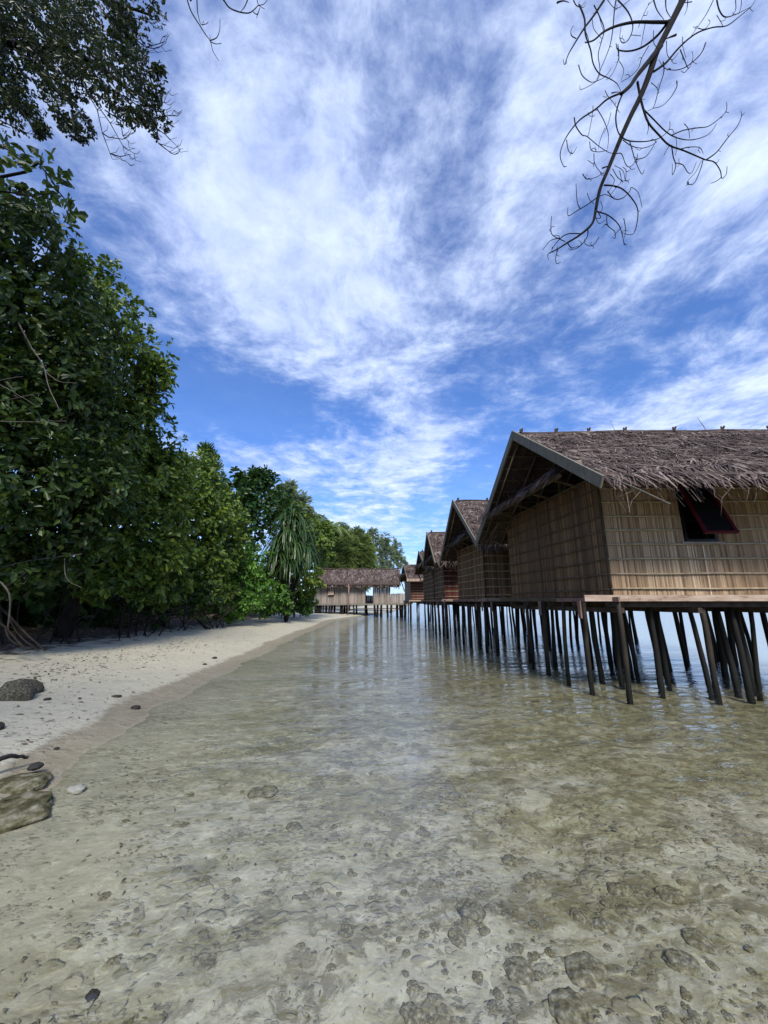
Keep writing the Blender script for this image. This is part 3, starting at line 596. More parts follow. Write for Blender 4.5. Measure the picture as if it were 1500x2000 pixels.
# ------------------------------------------------------------------ long hut across the end of the bay
def long_hut():
    rng = random.Random(21); Yh = 44.0
    t = empty('long_hut', (-3.0, Yh, 0)); tag(t, 'long low thatched hut with grey walls standing across the end of the bay', 'hut')
    X = lambda px: float(aty(px, 1160, Yh)[0]+3.0)
    Zp = lambda py: float(aty(700, py, Yh)[2])
    xl, xr = X(616), X(762); zf = Zp(1180); ze = Zp(1143)
    def P(u, v, z): return Vector((u, v, z))
    door = (X(714), X(729)); win = (X(642), X(652))
    for (a, b, mt, hole) in ((xl, door[0], M['reed_grey'], (win[0], win[1], Zp(1163), Zp(1152))), (door[1], xr, M['reed_grey'], None)):
        mb = MB(); stalk_wall(mb, lambda s, o, z: P(s, -o, z), a, b, zf, ze+.25, rng, 'u', .07, .14, hole=hole, jit=.05); mb.build('front_wall', mt, t)
    mb = MB(); stalk_wall(mb, lambda s, o, z: P(s, 3.6+o, z), xl, X(700), zf, ze+.25, rng, 'u', .15, .25); stalk_wall(mb, lambda s, o, z: P(s, 3.6+o, z), X(700), xr, zf, zf+1.0, rng, 'u', .15, .25)
    stalk_wall(mb, lambda s, o, z: P(xl-o, s, z), 0, 3.6, zf, ze+.3, rng, 'v', .15, .25); mb.build('rear_wall', M['reed_grey'], t)
    mb = MB(); stalk_wall(mb, lambda s, o, z: P(s, -.02-o, z), xr+.02, X(790), zf, zf+1.15, rng, 'u', .10, .16); mb.build('porch_rail', M['reed_grey'], t)
    mb = MB(); mb.beam(P(xl-.2, -.15, zf-.05), P(X(792), -.15, zf+.02), .1, .16); mb.build('edge_board', M['board_grey'], t)
    mb = MB(); mb.hexa([P(xl, -.1, zf-.08), P(X(792), -.1, zf-.08), P(X(792), 3.7, zf-.08), P(xl, 3.7, zf-.08), P(xl, -.1, zf), P(X(792), -.1, zf), P(X(792), 3.7, zf), P(xl, 3.7, zf)]); mb.build('floor_deck', M['timber_dark'], t)
    mb = MB(); mb.beam(P(win[0]-.05, -.25, Zp(1163)), P(win[0]-.0, -.06, Zp(1152)), .05, .05); mb.hexa([P(win[0]-.02, -.3, Zp(1162)), P(win[1]+.02, -.3, Zp(1162)), P(win[1]+.02, -.26, Zp(1162)), P(win[0]-.02, -.26, Zp(1162)), P(win[0]-.02, -.1, Zp(1152)), P(win[1]+.02, -.1, Zp(1152)), P(win[1]+.02, -.06, Zp(1152)), P(win[0]-.02, -.06, Zp(1152))]); mb.build('window_flap', M['board_pale'], t)
    mb = MB(); mb.beam(P(door[0], -.03, zf), P(door[0], -.03, ze), .08, .08, (0, 1, 0)); mb.beam(P(door[1], -.03, zf), P(door[1], -.03, ze), .08, .08, (0, 1, 0)); mb.build('door_frame', M['timber_dark'], t)
    # roof
    rf = empty('roof'); rf.parent = t
    zr = Zp(1117)+.35; L0, L1 = X(607), X(782)
    for sg, vn in ((-1, -.9), (1, 4.6)):
        A = P(0, 1.8, zr); Bq = P(0, vn, ze-.02); dn = (Bq-A).normalized(); sl = (Bq-A).length; nrm = Vector((1, 0, 0)).cross(dn).normalized()
        if nrm.z < 0: nrm = -nrm
        S = lambda u, s, A=A, dn=dn: A+Vector((u, 0, 0))+dn*s-Vector((0, 0, .10*math.sin(u*.6)**2))
        mb = MB(); mb.hexa([S(L0+.4, 0), S(L1, 0), S(L1, sl), S(L0, sl), S(L0+.4, 0)+nrm*.06, S(L1, 0)+nrm*.06, S(L1, sl)+nrm*.06, S(L0, sl)+nrm*.06]); mb.build('roof_layer', M['thatch_base'], rf)
        mb = MB(); thatch(mb, S, L0+.2, L1, 0, sl-.8, 2600 if sg < 0 else 500, rng, nrm=nrm, ln=(.5, .9), wd=(.05, .13), spread=.3, lift=(.1, .2))
        thatch(mb, S, L0, L1, sl-.5, sl-.2, 260, rng, nrm=nrm, ln=(.2, .45), wd=(.05, .12), spread=.35); mb.build('thatch', M['thatch'], rf)
    mb = MB(); mb.tube([P(u, 1.8, zr+.12+.08*math.sin(u*3)) for u in np.linspace(L0+.4, L1, 20)], .09, 6); mb.build('ridge_pole', M['thatch_base'], rf, True)
    mb = MB(); mb.tube([P(X(681.5), -1.0, float(ground_z(-5, 43, False))-.2), P(X(683), -.95, 1.8), P(X(682), -.9, ze+.1)], .07, 6); mb.build('post', M['board_pink'], t, True)
    for px in (617, 624, 628, 646, 650, 666, 671, 692, 713, 731, 737, 744, 757, 776, 783, 790):
        for v in (rng.uniform(0, .3), rng.uniform(2.8, 3.6)):
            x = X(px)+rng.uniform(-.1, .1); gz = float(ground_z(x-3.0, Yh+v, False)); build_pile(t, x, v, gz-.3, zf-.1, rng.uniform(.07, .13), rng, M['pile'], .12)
    mb = MB(); mb.beam(P(X(690), -.2, Zp(1189)), P(X(792), -.2, Zp(1188)), .06, .08); mb.build('cross_rail', M['timber_dark'], t); mb = MB(); mb.beam(P(X(612), 3.7, Zp(1190)), P(X(690), 3.7, Zp(1191)), .06, .08); mb.build('cross_rail', M['timber_dark'], t)
long_hut()

# ------------------------------------------------------------------ vegetation
nr = np.random.default_rng(4)
def unit(a): return a/np.maximum(np.linalg.norm(a, axis=1, keepdims=True), 1e-9)
def rosettes(Pc, Ax, k, Lr, Wr, tilt=(35, 85), droop=.15, up=0.0, offs=.05):
    """k leaves round each cluster point; returns verts (n,6,3) of folded obovate leaves"""
    n = len(Pc); P_ = np.repeat(Pc, k, 0); A = unit(np.repeat(Ax, k, 0)+nr.normal(0, .25, (n*k, 3))); m_ = n*k
    rv = unit(nr.normal(size=(m_, 3))); per = unit(np.cross(A, rv)); th = np.radians(nr.uniform(tilt[0], tilt[1], m_))[:, None]
    D = unit(A*np.cos(th)+per*np.sin(th)+np.array([0, 0, up])); Sd = unit(np.cross(D, A)+nr.normal(0, .15, (m_, 3))); Nn = unit(np.cross(Sd, D))
    L_ = nr.uniform(Lr[0], Lr[1], m_)[:, None]; W_ = nr.uniform(Wr[0], Wr[1], m_)[:, None]/2
    B0 = P_+nr.normal(0, offs, (m_, 3))
    dz = np.array([0, 0, -1.0])*droop*L_
    fold = Nn*W_*.35
    v0 = B0; v1 = B0+D*L_*.42-Sd*W_*.75+fold; v2 = B0+D*L_*.78-Sd*W_+fold+dz*.5; v3 = B0+D*L_+dz; v4 = B0+D*L_*.78+Sd*W_+fold+dz*.5; v5 = B0+D*L_*.42+Sd*W_*.75+fold
    return np.stack([v0, v1, v2, v3, v4, v5], 1)
def leaf_mesh(name, LV, mat, parent, origin):
    n = len(LV); V = (LV.reshape(-1, 3)-np.asarray(origin)); b = np.arange(n)[:, None]*6
    Fq = np.concatenate([b+np.array([0, 3, 2, 1]), b+np.array([0, 5, 4, 3])])
    return mesh_obj(name, V, Fq, mat, parent)
def clusters(blobs, dens, sub=.38, nsub=16, inner=.25):
    """cluster points and outward axes on lumpy sub-clumps of every blob (x,y,z,rx,ry,rz)"""
    Ps = []; As = []
    for (x, y, z, rx, ry, rz) in blobs:
        c = np.array([x, y, z]); r = np.array([rx, ry, rz])
        dirs = unit(nr.normal(size=(nsub, 3))); sc = c+dirs*r*nr.uniform(.55, .86, (nsub, 1)); sr = nr.uniform(.7, 1.3, (nsub, 1))*sub*r
        n = max(4, int(dens*rx*rz/nsub))
        for i in range(nsub):
            d = unit(nr.normal(size=(n, 3))); rr = nr.uniform(.45, 1.05, (n, 1))**.6
            Ps.append(sc[i]+d*sr[i]*rr); As.append(unit(d*.8+dirs[i]*.6+np.array([0, 0, .35])))
        ni = int(dens*rx*rz*inner); d = unit(nr.normal(size=(ni, 3))); Ps.append(c+d*r*nr.uniform(.2, .75, (ni, 1))); As.append(d)
    return np.concatenate(Ps), np.concatenate(As)
def pb(px, py, Y, r, sx=1, sy=1, sz=1):
    p = aty(px, py, Y); return (p[0], p[1], p[2], r*sx, r*sy, r*sz)
def limb_to(mb, a, b, r0, r1, rng, n=6, sag=.15):
    a = Vector(a); b = Vector(b); L_ = (b-a).length; pts = []; rs = []
    for i in range(n+1):
        t = i/n; p = a.lerp(b, t); w = math.sin(t*math.pi)*L_
        p = p+Vector((rng.uniform(-.05, .05), rng.uniform(-.05, .05), sag*.8+rng.uniform(-.03, .03)))*w*(1 if 0 < i < n else 0)
        pts.append(p); rs.append(r0+(r1-r0)*t)
    mb.tube(pts, rs, 7)
    return pts
def tree(name, label, cat, base, fork_h, blobs, mat, dens=26, k=7, Lr=(.14, .24), Wr=(.07, .12), trunk_r=.16, group=None, bark='bark', droop=.15, tilt=(35, 85), inner=.25, nsub=16, sub=.38, lean=None, seed=0):
    rng = random.Random(seed+len(blobs)); bx, by = base; bz = float(ground_z(bx, by, False))-.1
    t = empty(name, (bx, by, bz)); tag(t, label, cat, group)
    o = Vector((bx, by, bz)); mb = MB()
    ctr = np.mean([b[:3] for b in blobs], 0); fk = Vector((bx+(ctr[0]-bx)*.3, by+(ctr[1]-by)*.3, bz+fork_h))
    pts = limb_to(mb, (0, 0, 0), fk-o, trunk_r*1.2, trunk_r*.8, rng, 5, .02)
    for b in blobs:
        c = Vector(b[:3])-o; q = limb_to(mb, fk-o, c, trunk_r*.55, .025, rng, 6, .06)
        for _ in range(4):
            d = Vector((rng.gauss(0, 1), rng.gauss(0, 1), rng.gauss(0, .7))).normalized()
            e = c+Vector((d.x*b[3], d.y*b[4], d.z*b[5]))*.85; limb_to(mb, q[4], e, .022, .006, rng, 4, .05)
    mb.build('trunk', M[bark], t, True)
    Pc, Ax = clusters(blobs, dens, sub, nsub, inner)
    LV = rosettes(Pc, Ax, k, Lr, Wr, tilt, droop)
    leaf_mesh('crown', LV, mat, t, (bx, by, bz))
    return t
G_TREE = 'trees and shrubs along the beach'
# left edge, tall broad-leaved tree nearest the camera
tree('broadleaf_tree', 'tall dark broad-leaved tree at the near end of the beach, filling the left edge', 'tree', (-12.2, 8.6), 2.2,
     [pb(20, 480, 7.6, 1.25), pb(100, 500, 8.0, .95), pb(30, 620, 7.6, 1.5), pb(150, 590, 8.4, .95), pb(120, 700, 8.2, 1.35), pb(10, 780, 7.8, 1.5), pb(140, 820, 8.4, 1.35), pb(30, 930, 7.8, 1.4), pb(150, 960, 8.8, 1.3), pb(60, 1040, 8.2, 1.05), pb(-90, 560, 7.4, 1.6), pb(-100, 800, 7.2, 1.6), pb(-110, 1000, 7.6, 1.3), pb(30, 410, 7.6, .7), pb(60, 1110, 8.8, .75), pb(140, 1085, 9.2, .8), pb(-30, 1080, 8.4, .8), pb(190, 1010, 9.4, .9)],
     M['leaf_big'], dens=120, k=6, Lr=(.13, .25), Wr=(.07, .13), trunk_r=.2, group=G_TREE, seed=1)
tree('broadleaf_tree', 'second broad-leaved tree on the beach, its branch tips reaching farthest right over the sand', 'tree', (-9.9, 12.4), 2.0,
     [pb(185, 540, 10.5, .8), pb(225, 620, 10.5, 1.0), pb(260, 700, 10.8, 1.1), pb(305, 730, 10.8, .55), pb(245, 800, 11.4, 1.4), pb(200, 900, 11.2, 1.5), pb(270, 930, 12.2, 1.5), pb(300, 1010, 13.0, 1.5), pb(215, 1030, 11.8, 1.3), pb(280, 1090, 12.6, 1.1), pb(150, 720, 12, 1.8), pb(120, 900, 13, 2), pb(330, 1070, 13.5, 1.0), pb(235, 1110, 12.0, .8), pb(290, 1135, 13.2, .8), pb(200, 1120, 11.6, .7), pb(340, 1120, 14.2, .9), pb(320, 1160, 14.4, .5), pb(250, 850, 12, 1.6), pb(300, 880, 13, 1.4), pb(330, 960, 14, 1.5)],
     M['leaf_mid'], dens=100, k=6, Lr=(.15, .27), Wr=(.08, .14), trunk_r=.2, group=G_TREE, seed=2)
tree('broadleaf_tree', 'third broad-leaved tree with sunlit yellow-green crown sloping down toward the bay', 'tree', (-9.9, 18.0), 2.2,
     [pb(335, 925, 16.5, 1.2), pb(375, 945, 17, 1.5), pb(395, 905, 18, .8), pb(345, 1010, 16.5, 1.8), pb(400, 1010, 18, 1.6), pb(420, 1070, 18.5, 1.5), pb(370, 1090, 17.2, 1.5), pb(330, 1140, 16.6, .9), pb(405, 1130, 18.2, 1.2), pb(445, 1040, 20, 1.1), pb(385, 1165, 17.6, .8), pb(420, 1165, 19, .9), pb(350, 1165, 16.8, .6), pb(440, 1000, 20, 1.3), pb(430, 1090, 20, 1.3)],
     M['leaf_mid'], dens=78, k=6, Lr=(.18, .30), Wr=(.09, .16), trunk_r=.18, group=G_TREE, seed=3)
tree('shrub', 'bright green rounded shrub overhanging the middle of the beach edge', 'shrub', (-8.6, 22.0), .6,
     [pb(440, 1150, 21, 1.1), pb(480, 1130, 21.5, 1.3), pb(490, 1175, 21, .65, 1.3, 1, .8), pb(455, 1110, 22, 1.2), pb(430, 1180, 20.5, .6), pb(500, 1100, 23, 1.1), pb(465, 1190, 20.8, .55), pb(445, 1195, 20.2, .4), pb(500, 1150, 22.5, 1.0)],
     M['leaf_bright'], dens=70, k=6, Lr=(.15, .26), Wr=(.09, .15), trunk_r=.09, group=G_TREE, seed=4)
tree('broadleaf_tree', 'dark green leafy tree standing above the strap-leaved plant', 'tree', (-11.0, 28.0), 5,
     [pb(470, 960, 27, 1.6), pb(510, 955, 27.5, 1.5), pb(450, 1000, 26.5, 1.5), pb(500, 1010, 27, 1.9), pb(545, 985, 28.5, 1.3), pb(470, 1070, 26, 1.8), pb(515, 940, 28, .8), pb(480, 940, 28, .7), pb(425, 960, 26, .8)],
     M['leaf_dark'], dens=34, k=6, Lr=(.3, .5), Wr=(.16, .26), trunk_r=.22, group=G_TREE, seed=5)
tree('broadleaf_tree', 'fresh green tree right of the strap-leaved plant, next to the long hut', 'tree', (-9.6, 33.0), 3.2,
     [pb(600, 1040, 31, 1.7), pb(620, 1075, 32, 1.6), pb(590, 1100, 31, 1.8), pb(600, 1140, 31.5, 1.3), pb(625, 1035, 33, 1.1), pb(560, 1060, 30, 1.5), pb(545, 1120, 29.5, 1.6), pb(575, 1010, 31, 1.2), pb(515, 1120, 28, 1.5)],
     M['leaf_mid'], dens=34, k=6, Lr=(.3, .48), Wr=(.15, .24), trunk_r=.2, group=G_TREE, seed=6)
tree('shrub', 'low bright shrub touching the left end of the long hut', 'shrub', (-7.7, 34.2), .5,
     [pb(585, 1165, 32.5, 1.1), pb(600, 1180, 33, .8), pb(565, 1180, 32, .8), pb(545, 1170, 31, 1.0), pb(530, 1160, 24.6, .9), pb(555, 1172, 25, .8), pb(515, 1180, 24.2, .6), pb(590, 1188, 32.5, .6)],
     M['leaf_bright'], dens=60, k=6, Lr=(.2, .34), Wr=(.1, .18), trunk_r=.08, group=G_TREE, seed=7)
# ground-level shrubs in the shade under the big trees
tree('shrub', 'dark shade-grown shrub beneath the third broad-leaved tree, beside the blue tarpaulin', 'shrub', (-9.4, 16.2), .5,
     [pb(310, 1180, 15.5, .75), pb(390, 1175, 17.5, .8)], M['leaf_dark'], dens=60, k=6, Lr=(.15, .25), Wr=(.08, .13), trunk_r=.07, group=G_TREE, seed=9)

# conical dark tree tip between the crowns
tree('conifer', 'slender dark tree tip rising above the third broad-leaved tree', 'tree', (-13.5, 24.5), 8.5,
     [pb(407, 905, 23.5, .55, 1, 1, 1.3), pb(412, 935, 23.5, .75), pb(402, 885, 23.5, .3, 1, 1, 1.6), pb(420, 965, 24, .9)], M['leaf_dark'], dens=50, k=6, Lr=(.3, .5), Wr=(.05, .09), trunk_r=.12, group=G_TREE, droop=-.2, seed=10)

# casuarinas
def casuarina(label, base, blobs, mat, n=36, Lr=(.5, 1.0), w=(.012, .03), seed=0, k=9, trunk_r=.16, dens=20, fork=4):
    return tree('casuarina_tree', label, 'tree', base, fork, blobs, mat, dens=dens, k=k, Lr=Lr, Wr=w, trunk_r=trunk_r, group=G_TREE, droop=.35, tilt=(10, 50), inner=.5, nsub=9, sub=.42, seed=seed)
casuarina('pale feathery casuarina standing behind the dark green tree', (-10.6, 38), [pb(553, 975, 36, 1.0, .8, .8, 1.5), pb(575, 990, 36, 1.0), pb(590, 985, 36.5, .6, .7, .7, 1.7), pb(602, 1005, 37, .7), pb(565, 955, 36, .55, .6, .6, 1.6), pb(590, 1030, 36, 1.3)], M['needle'], seed=21, dens=34, w=(.03, .06))
def plumes(pts): return [pb(px, py, Y, rr_, .62, .62, 1.5) for px, py, Y, rr_ in pts]
casuarina('broad olive casuarina behind the middle of the long hut', (-5.0, 56), plumes([(632, 1080, 52, 1.6), (640, 1105, 52, 1.8), (648, 1062, 53, 1.5), (662, 1082, 53, 1.9), (672, 1052, 54, 1.2), (682, 1072, 53, 1.8), (694, 1050, 54, 1.1), (702, 1076, 54, 1.8), (712, 1062, 54, 1.1), (718, 1092, 54, 1.5), (655, 1104, 53, 2.0), (678, 1104, 53, 2.2), (700, 1106, 54, 2.0), (668, 1040, 54, .8), (705, 1046, 54, .8)]), M['needle_olive'], seed=22, Lr=(.5, 1.1), w=(.025, .06), dens=60, k=9)
casuarina('sparse open casuarina behind the right end of the long hut', (1.0, 58), plumes([(732, 1058, 56, 1.0), (738, 1085, 56, 1.3), (748, 1070, 56, 1.1), (758, 1090, 56, 1.3), (766, 1072, 57, 1.0), (778, 1080, 57, 1.0), (785, 1096, 57, .9), (745, 1104, 56, 1.6), (768, 1104, 56, 1.6), (728, 1042, 56, .6), (752, 1054, 56, .6)]), M['needle'], seed=23, Lr=(.4, .9), w=(.025, .05), dens=15, k=8)

# strap-leaved pandanus
def pandanus():
    rng = np.random.default_rng(9); b = aty(560, 1185, 26.5); bz = float(ground_z(b[0], b[1], False))-.1
    t = empty('pandanus', (b[0], b[1], bz)); tag(t, 'tall pandanus with long drooping strap leaves hanging over the beach', 'pandanus', G_TREE)
    o = np.array([b[0], b[1], bz]); heads = []
    for (px, py, Y) in ((575, 1015, 25.2), (560, 1035, 24.8), (590, 1040, 25.4), (545, 1060, 24.6), (575, 1065, 24.8), (595, 1075, 25.3), (540, 1085, 24.6), (565, 1095, 24.7), (560, 1010, 25.6)): heads.append(aty(px, py, Y))
    mb = MB(); rr = random.Random(3)
    for h in heads: limb_to(mb, (0, 0, 0), h-o, .12, .05, rr, 6, .03)
    mb.build('trunk', M['bark'], t, True)
    V = []; Fc = []
    for h in heads:
        for i in range(110):
            a = rng.uniform(0, 2*math.pi); el = rng.uniform(.0, 1.3); L_ = rng.uniform(1.3, 2.3); w_ = rng.uniform(.035, .065)
            d = np.array([math.cos(a)*math.cos(el), math.sin(a)*math.cos(el), math.sin(el)]); sd_ = np.array([-math.sin(a), math.cos(a), 0]); p = h-o+rng.normal(0, .12, 3); base_i = len(V); n = 7
            for s in range(n+1):
                tt = s/n; ww = w_*(1-.75*tt)
                V += [p-sd_*ww, p+sd_*ww]
                d = d+np.array([0, 0, -.42]); d = d/np.linalg.norm(d); p = p+d*L_/n
            for s in range(n): q = base_i+2*s; Fc.append((q, q+1, q+3, q+2))
    mesh_obj('crown', np.array(V), Fc, M['pandan'], t)
pandanus()
# coconut palm far behind
def palm():
    rng = np.random.default_rng(19); top = aty(646, 1030, 50); b = (top[0]-1.5, 51.0); bz = float(ground_z(b[0], b[1], False))-.1
    t = empty('coconut_palm', (b[0], b[1], bz)); tag(t, 'coconut palm head showing above the fresh green tree by the long hut', 'palm', G_TREE)
    o = np.array([b[0], b[1], bz]); mb = MB(); limb_to(mb, (0, 0, 0), top-o, .22, .14, random.Random(2), 6, .02); mb.build('trunk', M['bark'], t, True)
    V = []; Fc = []
    for i in range(22):
        a = rng.uniform(0, 2*math.pi); el = rng.uniform(-.2, 1.2); d = np.array([math.cos(a)*math.cos(el), math.sin(a)*math.cos(el), math.sin(el)]); p = top-o; L_ = 3.6; n = 14
        for s in range(n):
            sd_ = np.array([-math.sin(a), math.cos(a), 0]); d = d+np.array([0, 0, -.12]); d = d/np.linalg.norm(d); q = p+d*L_/n
            for sg in (-1, 1):
                tip = (p+q)/2+sd_*sg*.75*math.sin(math.pi*(s+1.5)/(n+2))+d*.3+np.array([0, 0, -.3]); k = len(V); V += [p, q, tip]; Fc.append((k, k+1, k+2))
            p = q
    mesh_obj('crown', np.array(V), Fc, M['needle_olive'], t)
palm()

# forest behind: reads as one mass; low clumps added to darken the hollow
def forest():
    LVs = []
    blobs = []
    for i in range(120):
        y = nr.uniform(2, 48); low = i % 2; x = (-12.0-nr.uniform(0, 2.5) if low else -12.5-nr.uniform(.5, 8))-.03*y; z = nr.uniform(.8, 2.6) if low else nr.uniform(2.0, 6.5 if y > 14 else 8.5); r = nr.uniform(1.5, 2.5)
        lim = (x*-1)/y     # keep it below the skyline of the trees in front
        blobs.append((x, y, z*(1.0 if y < 20 else .8), r, r, r*.9))
    Pc, Ax = clusters(blobs, 10, .4, 12, .6)
    LV = rosettes(Pc, Ax, 5, (.35, .6), (.2, .34))
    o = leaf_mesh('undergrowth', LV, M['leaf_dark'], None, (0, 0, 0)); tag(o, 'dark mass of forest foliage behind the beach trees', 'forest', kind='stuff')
forest()

# ------------------------------------------------------------------ leafy boughs overhead, top left
def overhead_tree():
    rng = random.Random(31); bx, by = -9.6, 1.2; bz = float(ground_z(bx, by, False))-.1
    t = empty('broadleaf_tree', (bx, by, bz)); tag(t, 'tree reaching in overhead at the top left with small dark leaves and bare twig ends', 'tree', G_TREE)
    o = Vector((bx, by, bz)); Yd = 5.2; mb = MB(); mb2 = MB()
    def Q(px, py, dy=0.0): return Vector(aty(px, py, Yd+dy))-o
    top = Vector(aty(-160, 60, 4.6))-o
    limb_to(mb, (0, 0, 0), top, .24, .13, rng, 7, .02)
    def path(pts, r0, r1): 
        P_ = [Q(*p) for p in pts]; mb.tube(P_, [r0+(r1-r0)*i/(len(P_)-1) for i in range(len(P_))], 6); return P_
    main = path([(-160, 60), (-60, 78), (0, 84), (60, 92), (130, 98), (190, 125), (240, 165)], .12, .03)
    path([(-160, 60), (-40, 10), (60, -10), (160, -15), (240, 10), (295, 30)], .08, .02)
    path([(60, 92), (90, 120), (97, 170), (115, 215), (150, 262)], .03, .006)
    path([(-160, 60), (-80, 130), (0, 180), (40, 215), (75, 262)], .06, .008)
    path([(-160, 60), (-80, 200), (-20, 235), (20, 250)], .05, .006)
    tips = [[(130, 98), (165, 170), (190, 215), (200, 260), (215, 300), (250, 318)], [(165, 170), (215, 240), (240, 285), (262, 300)], [(190, 125), (235, 185), (280, 205), (325, 215)], [(235, 185), (290, 240), (310, 280), (340, 290)],
            [(240, 165), (290, 195), (320, 200), (328, 180)], [(290, 240), (322, 262), (345, 285)], [(200, 260), (212, 268), (240, 272), (255, 262)], [(215, 300), (235, 306), (252, 302)], [(240, 30), (290, 42), (305, 55)], [(240, 60), (285, 92), (312, 85), (318, 72)], [(285, 92), (300, 95), (315, 90)],
            [(97, 170), (105, 210), (140, 265)], [(130, 98), (80, 150), (95, 160)], [(0, 235), (40, 255), (60, 262)], [(240, 185), (300, 230), (335, 225), (340, 215)], [(310, 280), (325, 292), (340, 302)], [(280, 205), (310, 215), (330, 240)], [(205, 215), (235, 235), (240, 265), (250, 275)]]
    for tp in tips:
        path(tp, .011, .004)
        for i in range(1, len(tp)):
            for _ in range(2):
                x, y = tp[i]; a = rng.uniform(-.6, 1.4); l = rng.uniform(10, 26); path([(x, y), (x+math.cos(a)*l*.5, y+math.sin(a)*l*.6), (x+math.cos(a-.5)*l, y+math.sin(a-.5)*l*.9)], .005, .0025)
    mb.build('trunk', M['bark_dark'], t, True)
    bl = []
    for (px, py, r) in [(10, 20, .8), (60, 10, .75), (120, 25, .75), (180, 25, .7), (240, 15, .55), (285, 10, .35), (20, 80, .75), (90, 70, .7), (150, 80, .7), (205, 70, .65), (250, 60, .4), (175, 130, .6), (225, 120, .5), (255, 100, .38), (15, 140, .6), (-20, 180, .6), (30, 170, .35), (150, 150, .4), (110, 130, .35), (245, 155, .35), (270, 135, .28), (12, 215, .35), (40, 195, .25), (110, 180, .28), (140, 195, .25), (130, 225, .22), (155, 240, .2), (150, 262, .14), (105, 165, .22), (235, 205, .22), (255, 228, .2), (300, 215, .2), (308, 240, .22), (280, 225, .12), (75, 250, .12), (62, 228, .14), (310, 140, .12), (300, 175, .13), (270, 175, .2), (-60, 60, .9), (-70, 160, .8)]:
        p = aty(px, py, Yd+rng.uniform(-.5, .5)); bl.append((p[0], p[1], p[2], r, r, r*.85))
    big = [(-5.4, -5, 9.5, 1.7, 1.7, 1.4), (-4.0, -3.0, 10, 1.5, 1.5, 1.2), (-6.4, -2.4, 9.5, 1.7, 1.7, 1.4), (-3.0, -5.6, 9.6, 1.5, 1.5, 1.3), (-7.8, -4.4, 9, 1.9, 1.9, 1.6), (-9.5, -2, 8.6, 2, 2, 1.8), (-9.6, -6, 8.6, 2.1, 2.1, 1.8)]  # unseen crown clumps behind the camera, added to shade the near sand
    Pc2, Ax2 = clusters(big, 13, .45, 12, .4)
    Pc, Ax = clusters(bl, 330, .36, 9, .35); keep = nr.random(len(Pc)) < .85; Pc, Ax = Pc[keep], Ax[keep]
    for b in big: limb_to(mb2, top, Vector(b[:3])-o, .09, .02, rng, 5, .05)
    mb2.build('unseen_limbs', M['bark_dark'], t, True)  # carry the added clumps out of view
    LV = np.concatenate([rosettes(Pc, Ax, 6, (.06, .10), (.03, .05), droop=.1, offs=.02), rosettes(Pc2, Ax2, 6, (.18, .28), (.09, .14), droop=.1, offs=.05)])
    leaf_mesh('crown', LV, M['leaf_olive'], t, (bx, by, bz))
overhead_tree()
# large-leaved sprig, upper left
def sprig():
    bx, by = -10.8, 5.2; bz = float(ground_z(bx, by, False))-.1
    t = empty('sea_almond_tree', (bx, by, bz)); tag(t, 'tree with large rounded leaves reaching into the sky at the upper left edge', 'tree', G_TREE)
    o = np.array([bx, by, bz]); mb = MB(); rng = random.Random(6); Yd = 5.0
    fk = aty(-120, 330, Yd); limb_to(mb, (0, 0, 0), fk-o, .16, .07, rng, 6, .02)
    def path(pts, r0, r1):
        P_ = [aty(x, y, Yd)-o for x, y in pts]; mb.tube(P_, [r0+(r1-r0)*i/(len(P_)-1) for i in range(len(P_))], 6)
    path([(-120, 330), (-50, 350), (0, 346), (50, 336), (75, 318), (100, 350), (115, 375), (140, 405)], .035, .008)
    path([(-120, 330), (-40, 372), (15, 375), (60, 383), (100, 378)], .02, .007); path([(-120, 330), (-30, 385), (0, 400), (40, 395)], .02, .007)
    path([(-120, 330), (-40, 300), (0, 285), (30, 300), (60, 318)], .02, .007)
    mb.build('trunk', M['bark_dark'], t, True)
    pts = [(5, 275), (20, 295), (35, 310), (8, 300), (50, 310), (75, 312), (85, 330), (100, 318), (112, 340), (98, 350), (120, 350), (108, 365), (118, 385), (135, 400), (142, 408), (125, 405), (55, 368), (45, 375), (8, 372), (2, 385), (95, 385), (85, 395), (130, 410), (0, 320), (15, 285), (30, 320), (60, 325)]
    Pc = np.array([aty(x, y, Yd+rng.uniform(-.3, .3)) for x, y in pts]); Ax = unit(nr.normal(size=(len(Pc), 3))+np.array([.8, -.2, .4]))
    leaf_mesh('crown', rosettes(Pc, Ax, 5, (.13, .21), (.09, .14), tilt=(30, 80), droop=.1, offs=.04), M['leaf_big'], t, (bx, by, bz))
sprig()

